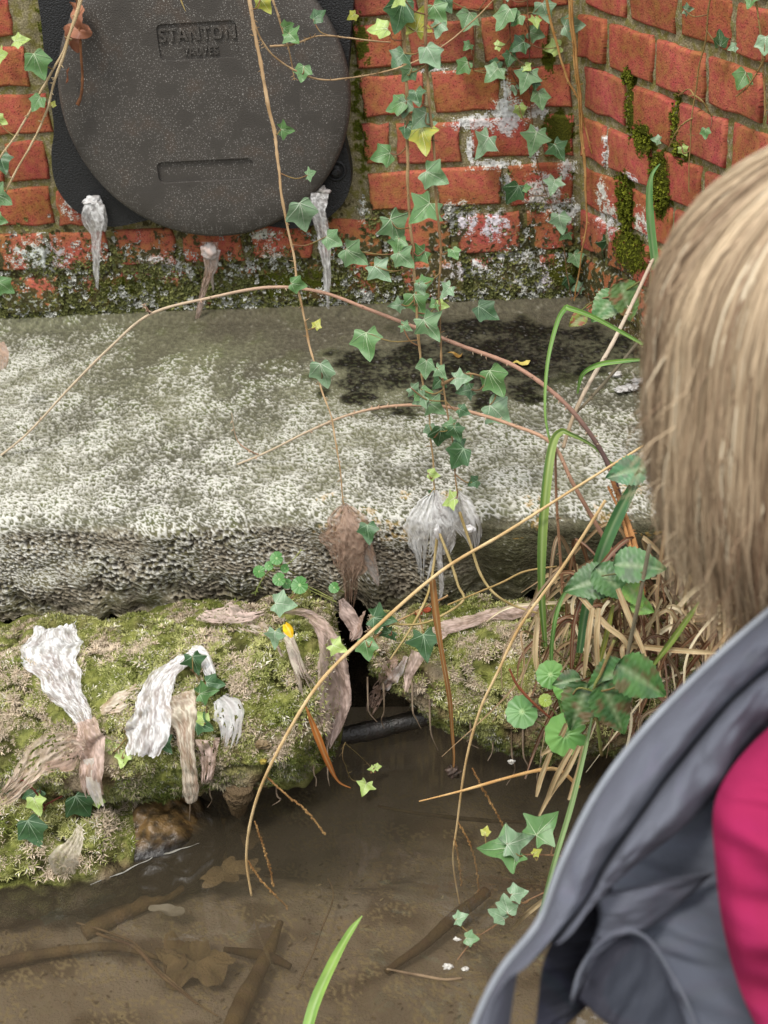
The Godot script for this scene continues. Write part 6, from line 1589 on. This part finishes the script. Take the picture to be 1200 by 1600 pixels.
# ---------------------------------------------------------------- small things
func small_things() -> void:
	var b := Buf.new()
	for q in [[V(-0.5367, 0.5133, 0.0750), 0.030, 0.9], [V(-0.5505, 0.4793, 0.0720), 0.024, 2.2], [V(-0.5370, 0.4933, 0.0800), 0.026, 0.2], [V(-0.5669, 0.4281, 0.0750), 0.014, 1.4]]:
		var leafy := Buf.new()
		flat_leaf(leafy, Vector3.ZERO, lobed(2, 0.25, 0.45), q[1], q[2], lin("b98062", 0.85), lin("84523c", 0.8), 0.3)
		var turn := Basis(Vector3.RIGHT, 1.2) * Basis(Vector3.BACK, q[2])
		var at := b.v.size()
		for i in leafy.v.size():
			b.add(q[0] + turn * leafy.v[i], leafy.c[i])
		for i in leafy.ix:
			b.ix.append(at + i)
	var o := thing("withered_leaf_sprig", "withered red-brown leaves on a twig at the valve's top left", "dead leaves", "", V(-0.5590, 0.3860, 0.0700))
	part("leaf", b.done(), M.blade, o)
	b = Buf.new()
	tube(b, smooth_path([V(-0.5298, 0.5547, 0.0800), V(-0.5338, 0.5005, 0.0800), V(-0.5407, 0.4532, 0.0750), V(-0.5453, 0.4238, 0.0700), V(-0.5520, 0.3972, 0.0700), V(-0.5601, 0.3827, 0.0720)], 6), [0.0016, 0.0018, 0.0022, 0.0026], lin("a8724e", 0.8), lin("7a5238", 0.75), 7, 0.4)
	part("twig", b.done(), M.stem, o)
	b = Buf.new()
	tube(b, smooth_path([V(-0.3724, 0.5496, 0.1000), V(-0.3722, 0.5318, 0.1000), V(-0.3679, 0.5155, 0.1000)], 6), [0.0016, 0.0012, 0.0004], lin("d0b878", 0.8), lin("b09860", 0.75), 6)
	tag(part("straw_tip", b.done(), M.stem, self), "tip of a straw at the top edge above the name panel", "straw")
	for q in [[V(0.0994, -0.0091, 0.2036), "d6c46a", "a08a3c", "curled yellow leaf lying on the dark part of the ledge", 0.020], [V(0.0005, -0.0051, 0.1714), "c09a48", "7a5a30", "small brown-yellow leaf on the ledge between the ivy stems", 0.014]]:
		b = Buf.new()
		flat_leaf(b, q[0], lobed(3, 0.4, 0.5), q[4], 0.2, lin(q[1], 0.85), lin(q[2], 0.8), 0.4)
		tag(part("fallen_leaf", b.done(), M.blade, self), q[3], "leaf")
	b = Buf.new()
	blade(b, [V(-0.1753, -0.0364, 0.8600), V(-0.1696, -0.0387, 0.8700), V(-0.1666, -0.0453, 0.8750)], [0.003, 0.006, 0.002], V(0, 0.4, 0.9), lin("f0c81e", 0.9), lin("d8a614", 0.85), 0.7)
	tag(part("petal", b.done(), M.blade, self), "bright yellow petal on the pink-brown rag", "petal")
	b = Buf.new()
	wad(b, V(-0.0389, -0.1712, 0.6415), V(0.006, 0.004, 0.004), lin("b8583a", 0.8), lin("94402a", 0.75))
	wad(b, V(-0.0278, -0.1686, 0.6389), V(0.006, 0.004, 0.004), lin("b8583a", 0.8), lin("94402a", 0.75))
	tag(part("orange_pulp", b.done(), M.tissue, self), "orange-red crumbs by the dark ivy leaf in the gap", "scrap")
	b = Buf.new()
	for q in [V(0.2612, -0.0131, 0.2953), V(0.2489, -0.0143, 0.2984), V(0.2422, -0.0122, 0.2515), V(0.2743, -0.0120, 0.2789)]:
		wad(b, q, V(rf(0.008, 0.014), 0.004, rf(0.006, 0.010)), lin("efece6", 0.9), lin("cfcbc4", 0.85), 0.7)
	tag(part("soaked_tissue", b.done(), M.tissue, self), "flattened white tissue on the ledge next to the hair", "tissue")
	b = Buf.new()
	wad(b, V(-0.2267, -0.2459, 0.8567), V(0.006, 0.004, 0.005), lin("c8b45a", 0.8), lin("a08a40", 0.75), 0.2)
	tag(part("pebble", b.done(), M.stone, self), "yellow pebble in the bare patch of the left mossy stone", "pebble")
	b = Buf.new()
	wad(b, V(-0.2244, -0.2219, 0.8546), V(0.011, 0.007, 0.006), lin("a89478", 0.75), lin("84704f", 0.7), 0.3)
	tag(part("pebble", b.done(), M.stone, self), "brownish pebble just above the yellow pebble", "pebble")
	for q in [[V(0.0192, -0.3500, 1.0525), "white speck on a stem above the twig by the jacket", 0.004], [V(0.0099, -0.3570, 1.0867), "white scrap floating left of the jacket's lower corner", 0.006], [V(0.0297, -0.3570, 1.0902), "white scrap floating right beside the twig's end", 0.004], [V(0.0820, -0.2961, 0.8000), "white fleck on the rootlets under the right stone", 0.005]]:
		b = Buf.new()
		wad(b, q[0], V(q[2], q[2] * 0.5, q[2] * 0.7), lin("e8e4da", 0.9), lin("b8b0a4", 0.8), 0.7)
		tag(part("tissue_scrap", b.done(), M.tissue, self), q[1], "tissue")
# ---------------------------------------------------------------- the person
# One continuous skin over rounded bones [from, to, radius, radius, colour]: a field on a grid, meshed with one
# vertex in each cell that the surface crosses.
func body_skin(bones: Array, cell: float, sharp: float) -> ArrayMesh:
	var lo := V(9, 9, 9)
	var hi := -lo
	for q in bones:
		var r := maxf(q[2], q[3]) + cell * 3
		lo = lo.min(q[0] - Vector3.ONE * r).min(q[1] - Vector3.ONE * r)
		hi = hi.max(q[0] + Vector3.ONE * r).max(q[1] + Vector3.ONE * r)
	var n := Vector3i(((hi - lo) / cell).ceil()) + Vector3i.ONE
	var sum := PackedFloat32Array()
	sum.resize(n.x * n.y * n.z)
	for q in bones:
		var r := maxf(q[2], q[3]) + cell * 3
		var a := Vector3i((((q[0] as Vector3).min(q[1]) - Vector3.ONE * r - lo) / cell).floor()).clamp(Vector3i.ZERO, n - Vector3i.ONE)
		var e := Vector3i((((q[0] as Vector3).max(q[1]) + Vector3.ONE * r - lo) / cell).ceil()).clamp(Vector3i.ZERO, n - Vector3i.ONE)
		var d: Vector3 = q[1] - q[0]
		var dd := maxf(d.length_squared(), 1e-9)
		for z in range(a.z, e.z + 1):
			for y in range(a.y, e.y + 1):
				for x in range(a.x, e.x + 1):
					var p := lo + V(x, y, z) * cell
					var t := clampf((p - q[0]).dot(d) / dd, 0, 1)
					var f: float = (p - q[0] - d * t).length() - lerpf(q[2], q[3], t)
					sum[(z * n.y + y) * n.x + x] += exp(-f * sharp)
	var b := Buf.new()
	var at := {}
	var corner := [0, 1, n.x, n.x + 1, n.x * n.y, n.x * n.y + 1, n.x * n.y + n.x, n.x * n.y + n.x + 1]
	for z in n.z - 1:
		for y in n.y - 1:
			for x in n.x - 1:
				var i := (z * n.y + y) * n.x + x
				var inside := 0
				for c in corner:
					if sum[i + c] > 1.0:
						inside += 1
				if inside == 0 or inside == 8:
					continue
				var mid := Vector3.ZERO
				var m := 0
				for c in 8:
					for axis in [1, 2, 4]:
						if c & axis:
							continue
						var u := -log(maxf(sum[i + corner[c]], 1e-12))
						var w := -log(maxf(sum[i + corner[c | axis]], 1e-12))
						if (u < 0) != (w < 0):
							var t := u / (u - w)
							var p0 := V(c & 1, (c >> 1) & 1, c >> 2)
							var p1 := V((c | axis) & 1, ((c | axis) >> 1) & 1, (c | axis) >> 2)
							mid += p0.lerp(p1, t)
							m += 1
				var p := lo + (V(x, y, z) + mid / m) * cell
				var near := 9.0
				var col := Color.WHITE
				for q in bones:
					var d: Vector3 = q[1] - q[0]
					var t := clampf((p - q[0]).dot(d) / maxf(d.length_squared(), 1e-9), 0, 1)
					var f: float = (p - q[0] - d * t).length() - lerpf(q[2], q[3], t)
					if f < near:
						near = f
						col = q[4]
				at[i] = b.add(p, col)
	var steps := [1, n.x, n.x * n.y]
	for i in at:
		for axis in 3:
			var j: int = i + steps[axis]
			if j >= sum.size() or (sum[i] > 1.0) == (sum[j] > 1.0):
				continue
			var s1: int = steps[(axis + 1) % 3]
			var s2: int = steps[(axis + 2) % 3]
			if at.has(i - s1) and at.has(i - s2) and at.has(i - s1 - s2):
				if sum[i] > 1.0:
					b.quad(at[i], at[i - s2], at[i - s1 - s2], at[i - s1])
				else:
					b.quad(at[i], at[i - s1], at[i - s1 - s2], at[i - s2])
	return b.done()

# a padded panel between two edges: quilting that swells towards `out`, with a back of its own
func padded(b: Buf, e1: Array, e2: Array, swell: float, back: float, out: Vector3, c1: Color, c2: Color, wrinkle := 0.004, freq := 28.0) -> void:
	var p1 := smooth_path(e1, 16)
	var p2 := smooth_path(e2, 16)
	var rows := 90
	var cols := 26
	for face in 2:
		var at := b.v.size()
		for i in rows:
			var t := float(i) / (rows - 1)
			var a := along(p1, t)
			var e := along(p2, t)
			for k in cols:
				var u := float(k) / (cols - 1)
				var dome := sqrt(maxf(0.0, 1.0 - pow(2.0 * u - 1.0, 2)))
				var q := a.lerp(e, u)
				var fold := wrinkle * (nz.get_noise_3dv(V(t * freq * 2.2, u * 7.0, e1[0].x * 300.0)) + 0.5 * nz.get_noise_3dv(V(t * freq * 5.0, u * 18.0, 4.0))) * 2.0
				fold += wrinkle * 0.9 * nz.get_noise_2d(t * freq * 8.0, 9.0) * pow(absf(2.0 * u - 1.0), 2.0)
				q += out * ((swell + fold) * dome if face == 0 else -back * dome)
				b.add(q, c1.lerp(c2, clampf(0.5 + 0.7 * nz.get_noise_3dv(q * 60.0), 0, 1)))
		b.grid(at, rows, cols, face == 1)

func person() -> void:
	var head := V(0.3275, 0.5028, 1.2896)
	var o := thing("person", "crouching person from behind, light brown hair, grey padded hooded jacket over raspberry fleece", "person", "", V(head.x + 0.05, -0.28, head.z + 0.05))
	var skin := lin("d8a888", 0.8)
	var cloth := lin("3a3d46", 0.7)
	var fleece := lin("b02c58", 0.6)
	var boot := lin("2c2a26", 0.6)
	var neck := head + V(0.03, -0.17, 0.05)
	var chest := neck + V(0.05, -0.17, 0.07)
	var hips := V(neck.x + 0.10, -0.02, neck.z + 0.17)
	var foot := V(neck.x + 0.02, -0.25, neck.z - 0.02)
	var bones := [
		[head + V(0, 0.03, 0.015), head + V(0, 0.01, -0.01), 0.088, 0.086, skin], [head + V(0, -0.02, -0.02), head + V(0, -0.085, -0.055), 0.070, 0.040, skin],
		[head + V(0, 0.0, -0.098), head + V(0, -0.03, -0.112), 0.010, 0.014, skin], [head + V(0, -0.05, 0.01), neck, 0.052, 0.056, skin],
		[neck + V(0.02, -0.03, 0.02), chest, 0.065, 0.12, fleece], [chest, hips, 0.130, 0.135, fleece],
		[neck + V(-0.02, -0.10, 0.06), neck + V(-0.03, -0.16, 0.12), 0.06, 0.055, fleece], [neck + V(-0.03, -0.16, 0.12), neck + V(0.0, -0.36, 0.04), 0.055, 0.045, fleece], [neck + V(0.0, -0.36, 0.04), neck + V(0.09, -0.40, -0.12), 0.045, 0.032, fleece], [neck + V(0.03, -0.07, 0.03), neck + V(0.20, -0.11, 0.03), 0.06, 0.062, fleece],
		[neck + V(0.20, -0.11, 0.03), neck + V(0.25, -0.33, 0.0), 0.058, 0.044, fleece], [neck + V(0.25, -0.33, 0.0), neck + V(0.16, -0.40, -0.20), 0.044, 0.030, fleece],
		[neck + V(0.16, -0.40, -0.20), neck + V(0.14, -0.41, -0.27), 0.030, 0.026, skin],
		[hips + V(-0.02, 0, 0), V(neck.x - 0.02, 0.02, neck.z - 0.12), 0.095, 0.065, cloth], [hips + V(0.10, 0, 0), V(neck.x + 0.20, 0.02, neck.z - 0.12), 0.095, 0.065, cloth],
		[V(neck.x - 0.02, 0.02, neck.z - 0.12), foot, 0.062, 0.042, cloth], [V(neck.x + 0.20, 0.02, neck.z - 0.12), foot + V(0.2, 0, 0), 0.062, 0.042, cloth],
		[foot, foot + V(0, -0.02, -0.15), 0.046, 0.036, boot], [foot + V(0.2, 0, 0), foot + V(0.2, -0.02, -0.15), 0.046, 0.036, boot]]
	for k in 4:
		var f := neck + V(0.118 + 0.017 * k, -0.41, -0.285)
		var l: float = [0.030, 0.036, 0.034, 0.026][k]
		bones.append([f, f + V(0, -0.008, -l), 0.0095, 0.0085, skin])
		bones.append([f + V(0, -0.008, -l), f + V(0, -0.03, -l - 0.018), 0.0085, 0.0075, skin])
	bones.append([neck + V(0.118, -0.41, -0.24), neck + V(0.090, -0.425, -0.28), 0.011, 0.009, skin])
	part("body", body_skin(bones, 0.014, 90.0), M.skin, o)
	for s in [-1, 1]:
		var eye := Buf.new()
		wad(eye, head + V(0.032 * s, 0.008, -0.088), V(0.013, 0.009, 0.009), lin("e8e4e0", 0.9), lin("e0dcd8", 0.85), 0.0)
		wad(eye, head + V(0.032 * s, 0.008, -0.0955), V(0.006, 0.006, 0.003), lin("4a6070", 0.6), lin("3a4a58", 0.6), 0.0)
		part("eye", eye.done(), M.skin, o)
	var lips := Buf.new()
	wad(lips, head + V(0, -0.062, -0.096), V(0.024, 0.007, 0.008), lin("b46a60", 0.8), lin("a05a52", 0.75), 0.05)
	part("mouth", lips.done(), M.skin, o)
	# hair: a close cap below, and locks combed from the crown
	var cap := Buf.new()
	for i in 26:
		for k in 40:
			var th := PI * 0.62 * i / 25.0
			var ph := TAU * k / 40.0
			var n := V(sin(th) * cos(ph), cos(th), sin(th) * sin(ph))
			var r := V(0.098, 0.118, 0.104)
			if n.z < -0.45 and n.y < 0.45:
				r *= 0.80
			cap.add(head + V(0, 0.02, 0.012) + n * r, lin("86694f", 0.75))
	cap.grid(0, 26, 40, true, true)
	part("hair_cap", cap.done(), M.hair, o)
	var locks := Buf.new()
	var crown := V(0.035, 0, 0.03)
	for i in 9000:
		var ph := rf(0, TAU)
		var away := V(cos(ph), 0, sin(ph))
		if away.z < -0.62 and rf(0, 1) < 0.9:
			continue
		var clump := nz.get_noise_2d(ph * 42.0, 3.0)
		var layer := rf(0.0, 1.0)
		var r := V(0.118, 0.142, 0.122) * (0.95 + 0.085 * layer + 0.03 * clump)
		var start := rf(0.02, 0.5)
		var length := rf(0.155, 0.262) + 0.02 * clump
		var sway := rf(-0.25, 0.25) + 0.3 * nz.get_noise_2d(ph * 25.0, 40.0)
		var inward := rf(0.0, 0.035)
		var hue := clampf(0.45 + 1.1 * nz.get_noise_2d(ph * 14.0, layer * 5.0) * 0.6 + rf(-0.22, 0.22) + 0.25 * ss(0.5, 1.0, layer) - 0.12, 0, 1)
		var col := lin("866a52", 0.84).lerp(lin("d6bf9e", 0.96), hue)
		if rf(0, 1) < 0.05:
			col = lin("e6d6b8", 0.9)
		var w := rf(0.0004, 0.0011)
		var stray := 0.008 if rf(0, 1) > 0.04 else 0.05
		var at := locks.v.size()
		var c := head + V(0, 0.02, 0.012)
		for s in 17:
			var t := s / 16.0
			var arc := start + t * (PI / 2 * 0.92 + length / 0.115 - start)
			var a := ph + sway * t * t * 0.4
			var dir := V(cos(a), 0, sin(a))
			var p: Vector3
			if arc < PI / 2 * 0.92:
				var wide := pow(sin(arc), 1.28)
				p = c + V(dir.x * r.x * wide, r.y * cos(arc), dir.z * r.z * wide) + crown * (1.0 - sin(arc)) * 1.2
			else:
				var fall := (arc - PI / 2 * 0.92) * 0.115
				var pull := 1.0 + 0.03 * sin(fall * 14.0) - inward * ss(0.08, 0.24, fall) * 6.0 - (0.18 + 0.25 * clump) * ss(0.13, 0.27, fall)
				p = c + V(dir.x * r.x * pull, r.y * cos(PI / 2 * 0.92) - fall, dir.z * r.z * pull)
			p += V(nz.get_noise_3dv(V(t * 30.0, i * 3.1, 0)), 0, nz.get_noise_3dv(V(t * 30.0, i * 3.1, 50))) * stray * t
			var tangent := V(-dir.z, 0, dir.x)
			var ww := w * (1.0 - 0.75 * t * t)
			locks.add(p - tangent * ww, col)
			locks.add(p + tangent * ww, col)
		locks.grid(at, 17, 2)
	var hair := part("hair", locks.done(), M.hair, o)
	hair.set_meta("kind", "stuff")
	# the jacket: a thick rolled hood rim, the quilted fold inside it, the shoulder below, a turned-back flap
	var out := V(-0.12, 0.52, 0.85).normalized()
	var g1 := lin("70727c", 0.62)
	var g2 := lin("62646f", 0.6)
	var edge_a := [V(0.3283, 0.3607, 1.3721), V(0.2852, 0.3387, 1.4018), V(0.2417, 0.3225, 1.4398), V(0.1953, 0.2995, 1.4822), V(0.1613, 0.2778, 1.5223), V(0.1367, 0.2533, 1.5628), V(0.1214, 0.2294, 1.5902), V(0.0985, 0.2138, 1.6138), V(0.0841, 0.1998, 1.6353), V(0.0677, 0.1726, 1.6647)]
	var edge_b := [V(0.3391, 0.3340, 1.3979), V(0.2964, 0.3196, 1.4232), V(0.2576, 0.3095, 1.4571), V(0.2200, 0.2910, 1.4957), V(0.1879, 0.2717, 1.5342), V(0.1635, 0.2549, 1.5644), V(0.1533, 0.2468, 1.5820), V(0.1307, 0.2291, 1.6009), V(0.1089, 0.2204, 1.6144), V(0.0975, 0.1691, 1.6515)]
	var b := Buf.new()
	padded(b, edge_a, edge_b, 0.036, 0.022, out, g1, g2, 0.0055, 24.0)
	part("hood_rim", b.done(), M.jacket, o)
	b = Buf.new()
	tube(b, smooth_path(edge_a.map(func(q): return q + out * 0.002), 12), [0.0035, 0.0035], lin("9a9ea4", 0.72), lin("8c9096", 0.7), 8)
	part("hem_piping", b.done(), M.jacket, o.get_node("hood_rim"))
	b = Buf.new()
	tube(b, smooth_path(edge_b.slice(0, 8).map(func(q): return q + out * 0.005), 12), [0.0036, 0.0036], lin("2c2d36", 0.4), lin("26272e", 0.4), 7)
	part("seam_cord", b.done(), M.jacket, o.get_node("hood_rim"))
	b = Buf.new()
	padded(b, edge_b.slice(0, 8), [V(0.3426, 0.2947, 1.4204), V(0.3001, 0.2883, 1.4409), V(0.2670, 0.2739, 1.4650), V(0.2419, 0.2585, 1.5003), V(0.2102, 0.2434, 1.5247), V(0.1811, 0.2376, 1.5491), V(0.1591, 0.2337, 1.5715), V(0.1461, 0.2276, 1.5882)], 0.036, 0.02, out, g1, g2, 0.006, 20.0)
	part("hood_fold", b.done(), M.jacket, o)
	b = Buf.new()
	padded(b, [V(0.3554, 0.2696, 1.3869), V(0.2696, 0.2618, 1.4136), V(0.2113, 0.2311, 1.4618), V(0.1691, 0.2018, 1.4957), V(0.1563, 0.1785, 1.5341), V(0.1764, 0.1543, 1.5690), V(0.1679, 0.0994, 1.6136)], [V(0.3758, 0.2625, 1.4234), V(0.3412, 0.2401, 1.4523), V(0.3070, 0.2104, 1.4854), V(0.2911, 0.1802, 1.5166), V(0.2972, 0.1491, 1.5456), V(0.3093, 0.1102, 1.5667), V(0.3169, 0.0641, 1.5926)], 0.030, 0.03, out, lin("747884", 0.6), lin("666a76", 0.58), 0.008, 16.0)
	part("shoulder", b.done(), M.jacket, o)
	b = Buf.new()
	padded(b, [neck + V(0.0, -0.01, 0.075), neck + V(0.07, -0.02, 0.085), neck + V(0.13, -0.05, 0.075), neck + V(0.17, -0.10, 0.05)], [neck + V(0.02, -0.10, 0.125), neck + V(0.09, -0.11, 0.13), neck + V(0.16, -0.14, 0.11), neck + V(0.20, -0.18, 0.07)], 0.03, 0.03, out, g1, g2, 0.006, 16.0)
	part("hood_back", b.done(), M.jacket, o)
	# underside of the hood, coloured dark for the shade in its hollow
	b = Buf.new()
	padded(b, [V(0.1470, 0.2199, 1.5577), V(0.1360, 0.2097, 1.5708), V(0.1228, 0.1925, 1.5882), V(0.1180, 0.1713, 1.6070), V(0.1155, 0.1574, 1.6212)], [V(0.1942, 0.1911, 1.5222), V(0.1893, 0.1723, 1.5337), V(0.1822, 0.1536, 1.5454), V(0.1725, 0.1468, 1.5622), V(0.1433, 0.1429, 1.5913)], 0.006, 0.015, out, lin("44454f", 0.55), lin("3a3b44", 0.5), 0.006, 14.0)
	part("shaded_hood_underside", b.done(), M.jacket, o)
	b = Buf.new()
	padded(b, [V(0.1569, 0.2375, 1.5754), V(0.1585, 0.2252, 1.5858), V(0.1509, 0.2125, 1.6011), V(0.1451, 0.2033, 1.6141), V(0.1398, 0.1964, 1.6246)], [V(0.2396, 0.2207, 1.5342), V(0.1996, 0.2013, 1.5620), V(0.1756, 0.2040, 1.5751), V(0.1581, 0.2051, 1.5941), V(0.1410, 0.1959, 1.6247)], 0.010, 0.006, out, g1, g2, 0.004, 14.0)
	part("flap", b.done(), M.jacket, o)
	b = Buf.new()
	padded(b, [V(0.1541, 0.1941, 1.5893), V(0.1714, 0.2006, 1.5776), V(0.1925, 0.1895, 1.5756), V(0.2067, 0.1679, 1.5864), V(0.2205, 0.1302, 1.6067)], [V(0.1452, 0.1769, 1.6062), V(0.1554, 0.1631, 1.6071), V(0.1659, 0.1511, 1.6071), V(0.1761, 0.1412, 1.6115), V(0.1840, 0.1224, 1.6215)], 0.004, 0.01, out, lin("50525c", 0.58), lin("484a54", 0.55), 0.002, 10.0)
	part("flap_shade_panel", b.done(), M.jacket, o.get_node("flap"))  # dark panel standing in for the shade under the flap's arch
	b = Buf.new()
	tube(b, smooth_path([V(0.1402, 0.1987, 1.6267), V(0.1451, 0.2107, 1.6156), V(0.1558, 0.2187, 1.6015), V(0.1729, 0.2165, 1.5856), V(0.1897, 0.2061, 1.5814), V(0.2041, 0.1850, 1.5885), V(0.2161, 0.1642, 1.5991), V(0.2259, 0.1380, 1.6131)], 12), [0.0012, 0.0015, 0.0015, 0.0012], lin("7d808a", 0.62), lin("70737d", 0.6), 8)
	part("flap_hem", b.done(), M.jacket, o.get_node("flap"))
	b = Buf.new()
	padded(b, [V(0.3234, 0.3142, 1.4463), V(0.2760, 0.3007, 1.4832), V(0.2478, 0.2877, 1.5117), V(0.2356, 0.2734, 1.5332), V(0.2355, 0.2461, 1.5548), V(0.2390, 0.2135, 1.5792), V(0.2490, 0.1808, 1.6028), V(0.2647, 0.1516, 1.6237), V(0.2795, 0.1263, 1.6424)], [V(0.4019, 0.3085, 1.4400), V(0.4043, 0.2869, 1.4755), V(0.4119, 0.2491, 1.4966), V(0.4114, 0.2306, 1.5074), V(0.4109, 0.2120, 1.5183), V(0.4099, 0.1748, 1.5400), V(0.4090, 0.1377, 1.5617), V(0.4081, 0.1042, 1.5813), V(0.4073, 0.0745, 1.5987)], 0.045, 0.05, out, lin("b43360", 0.64), lin("9e2b52", 0.6), 0.016, 12.0)
	part("fleece", b.done(), M.fleece, o)
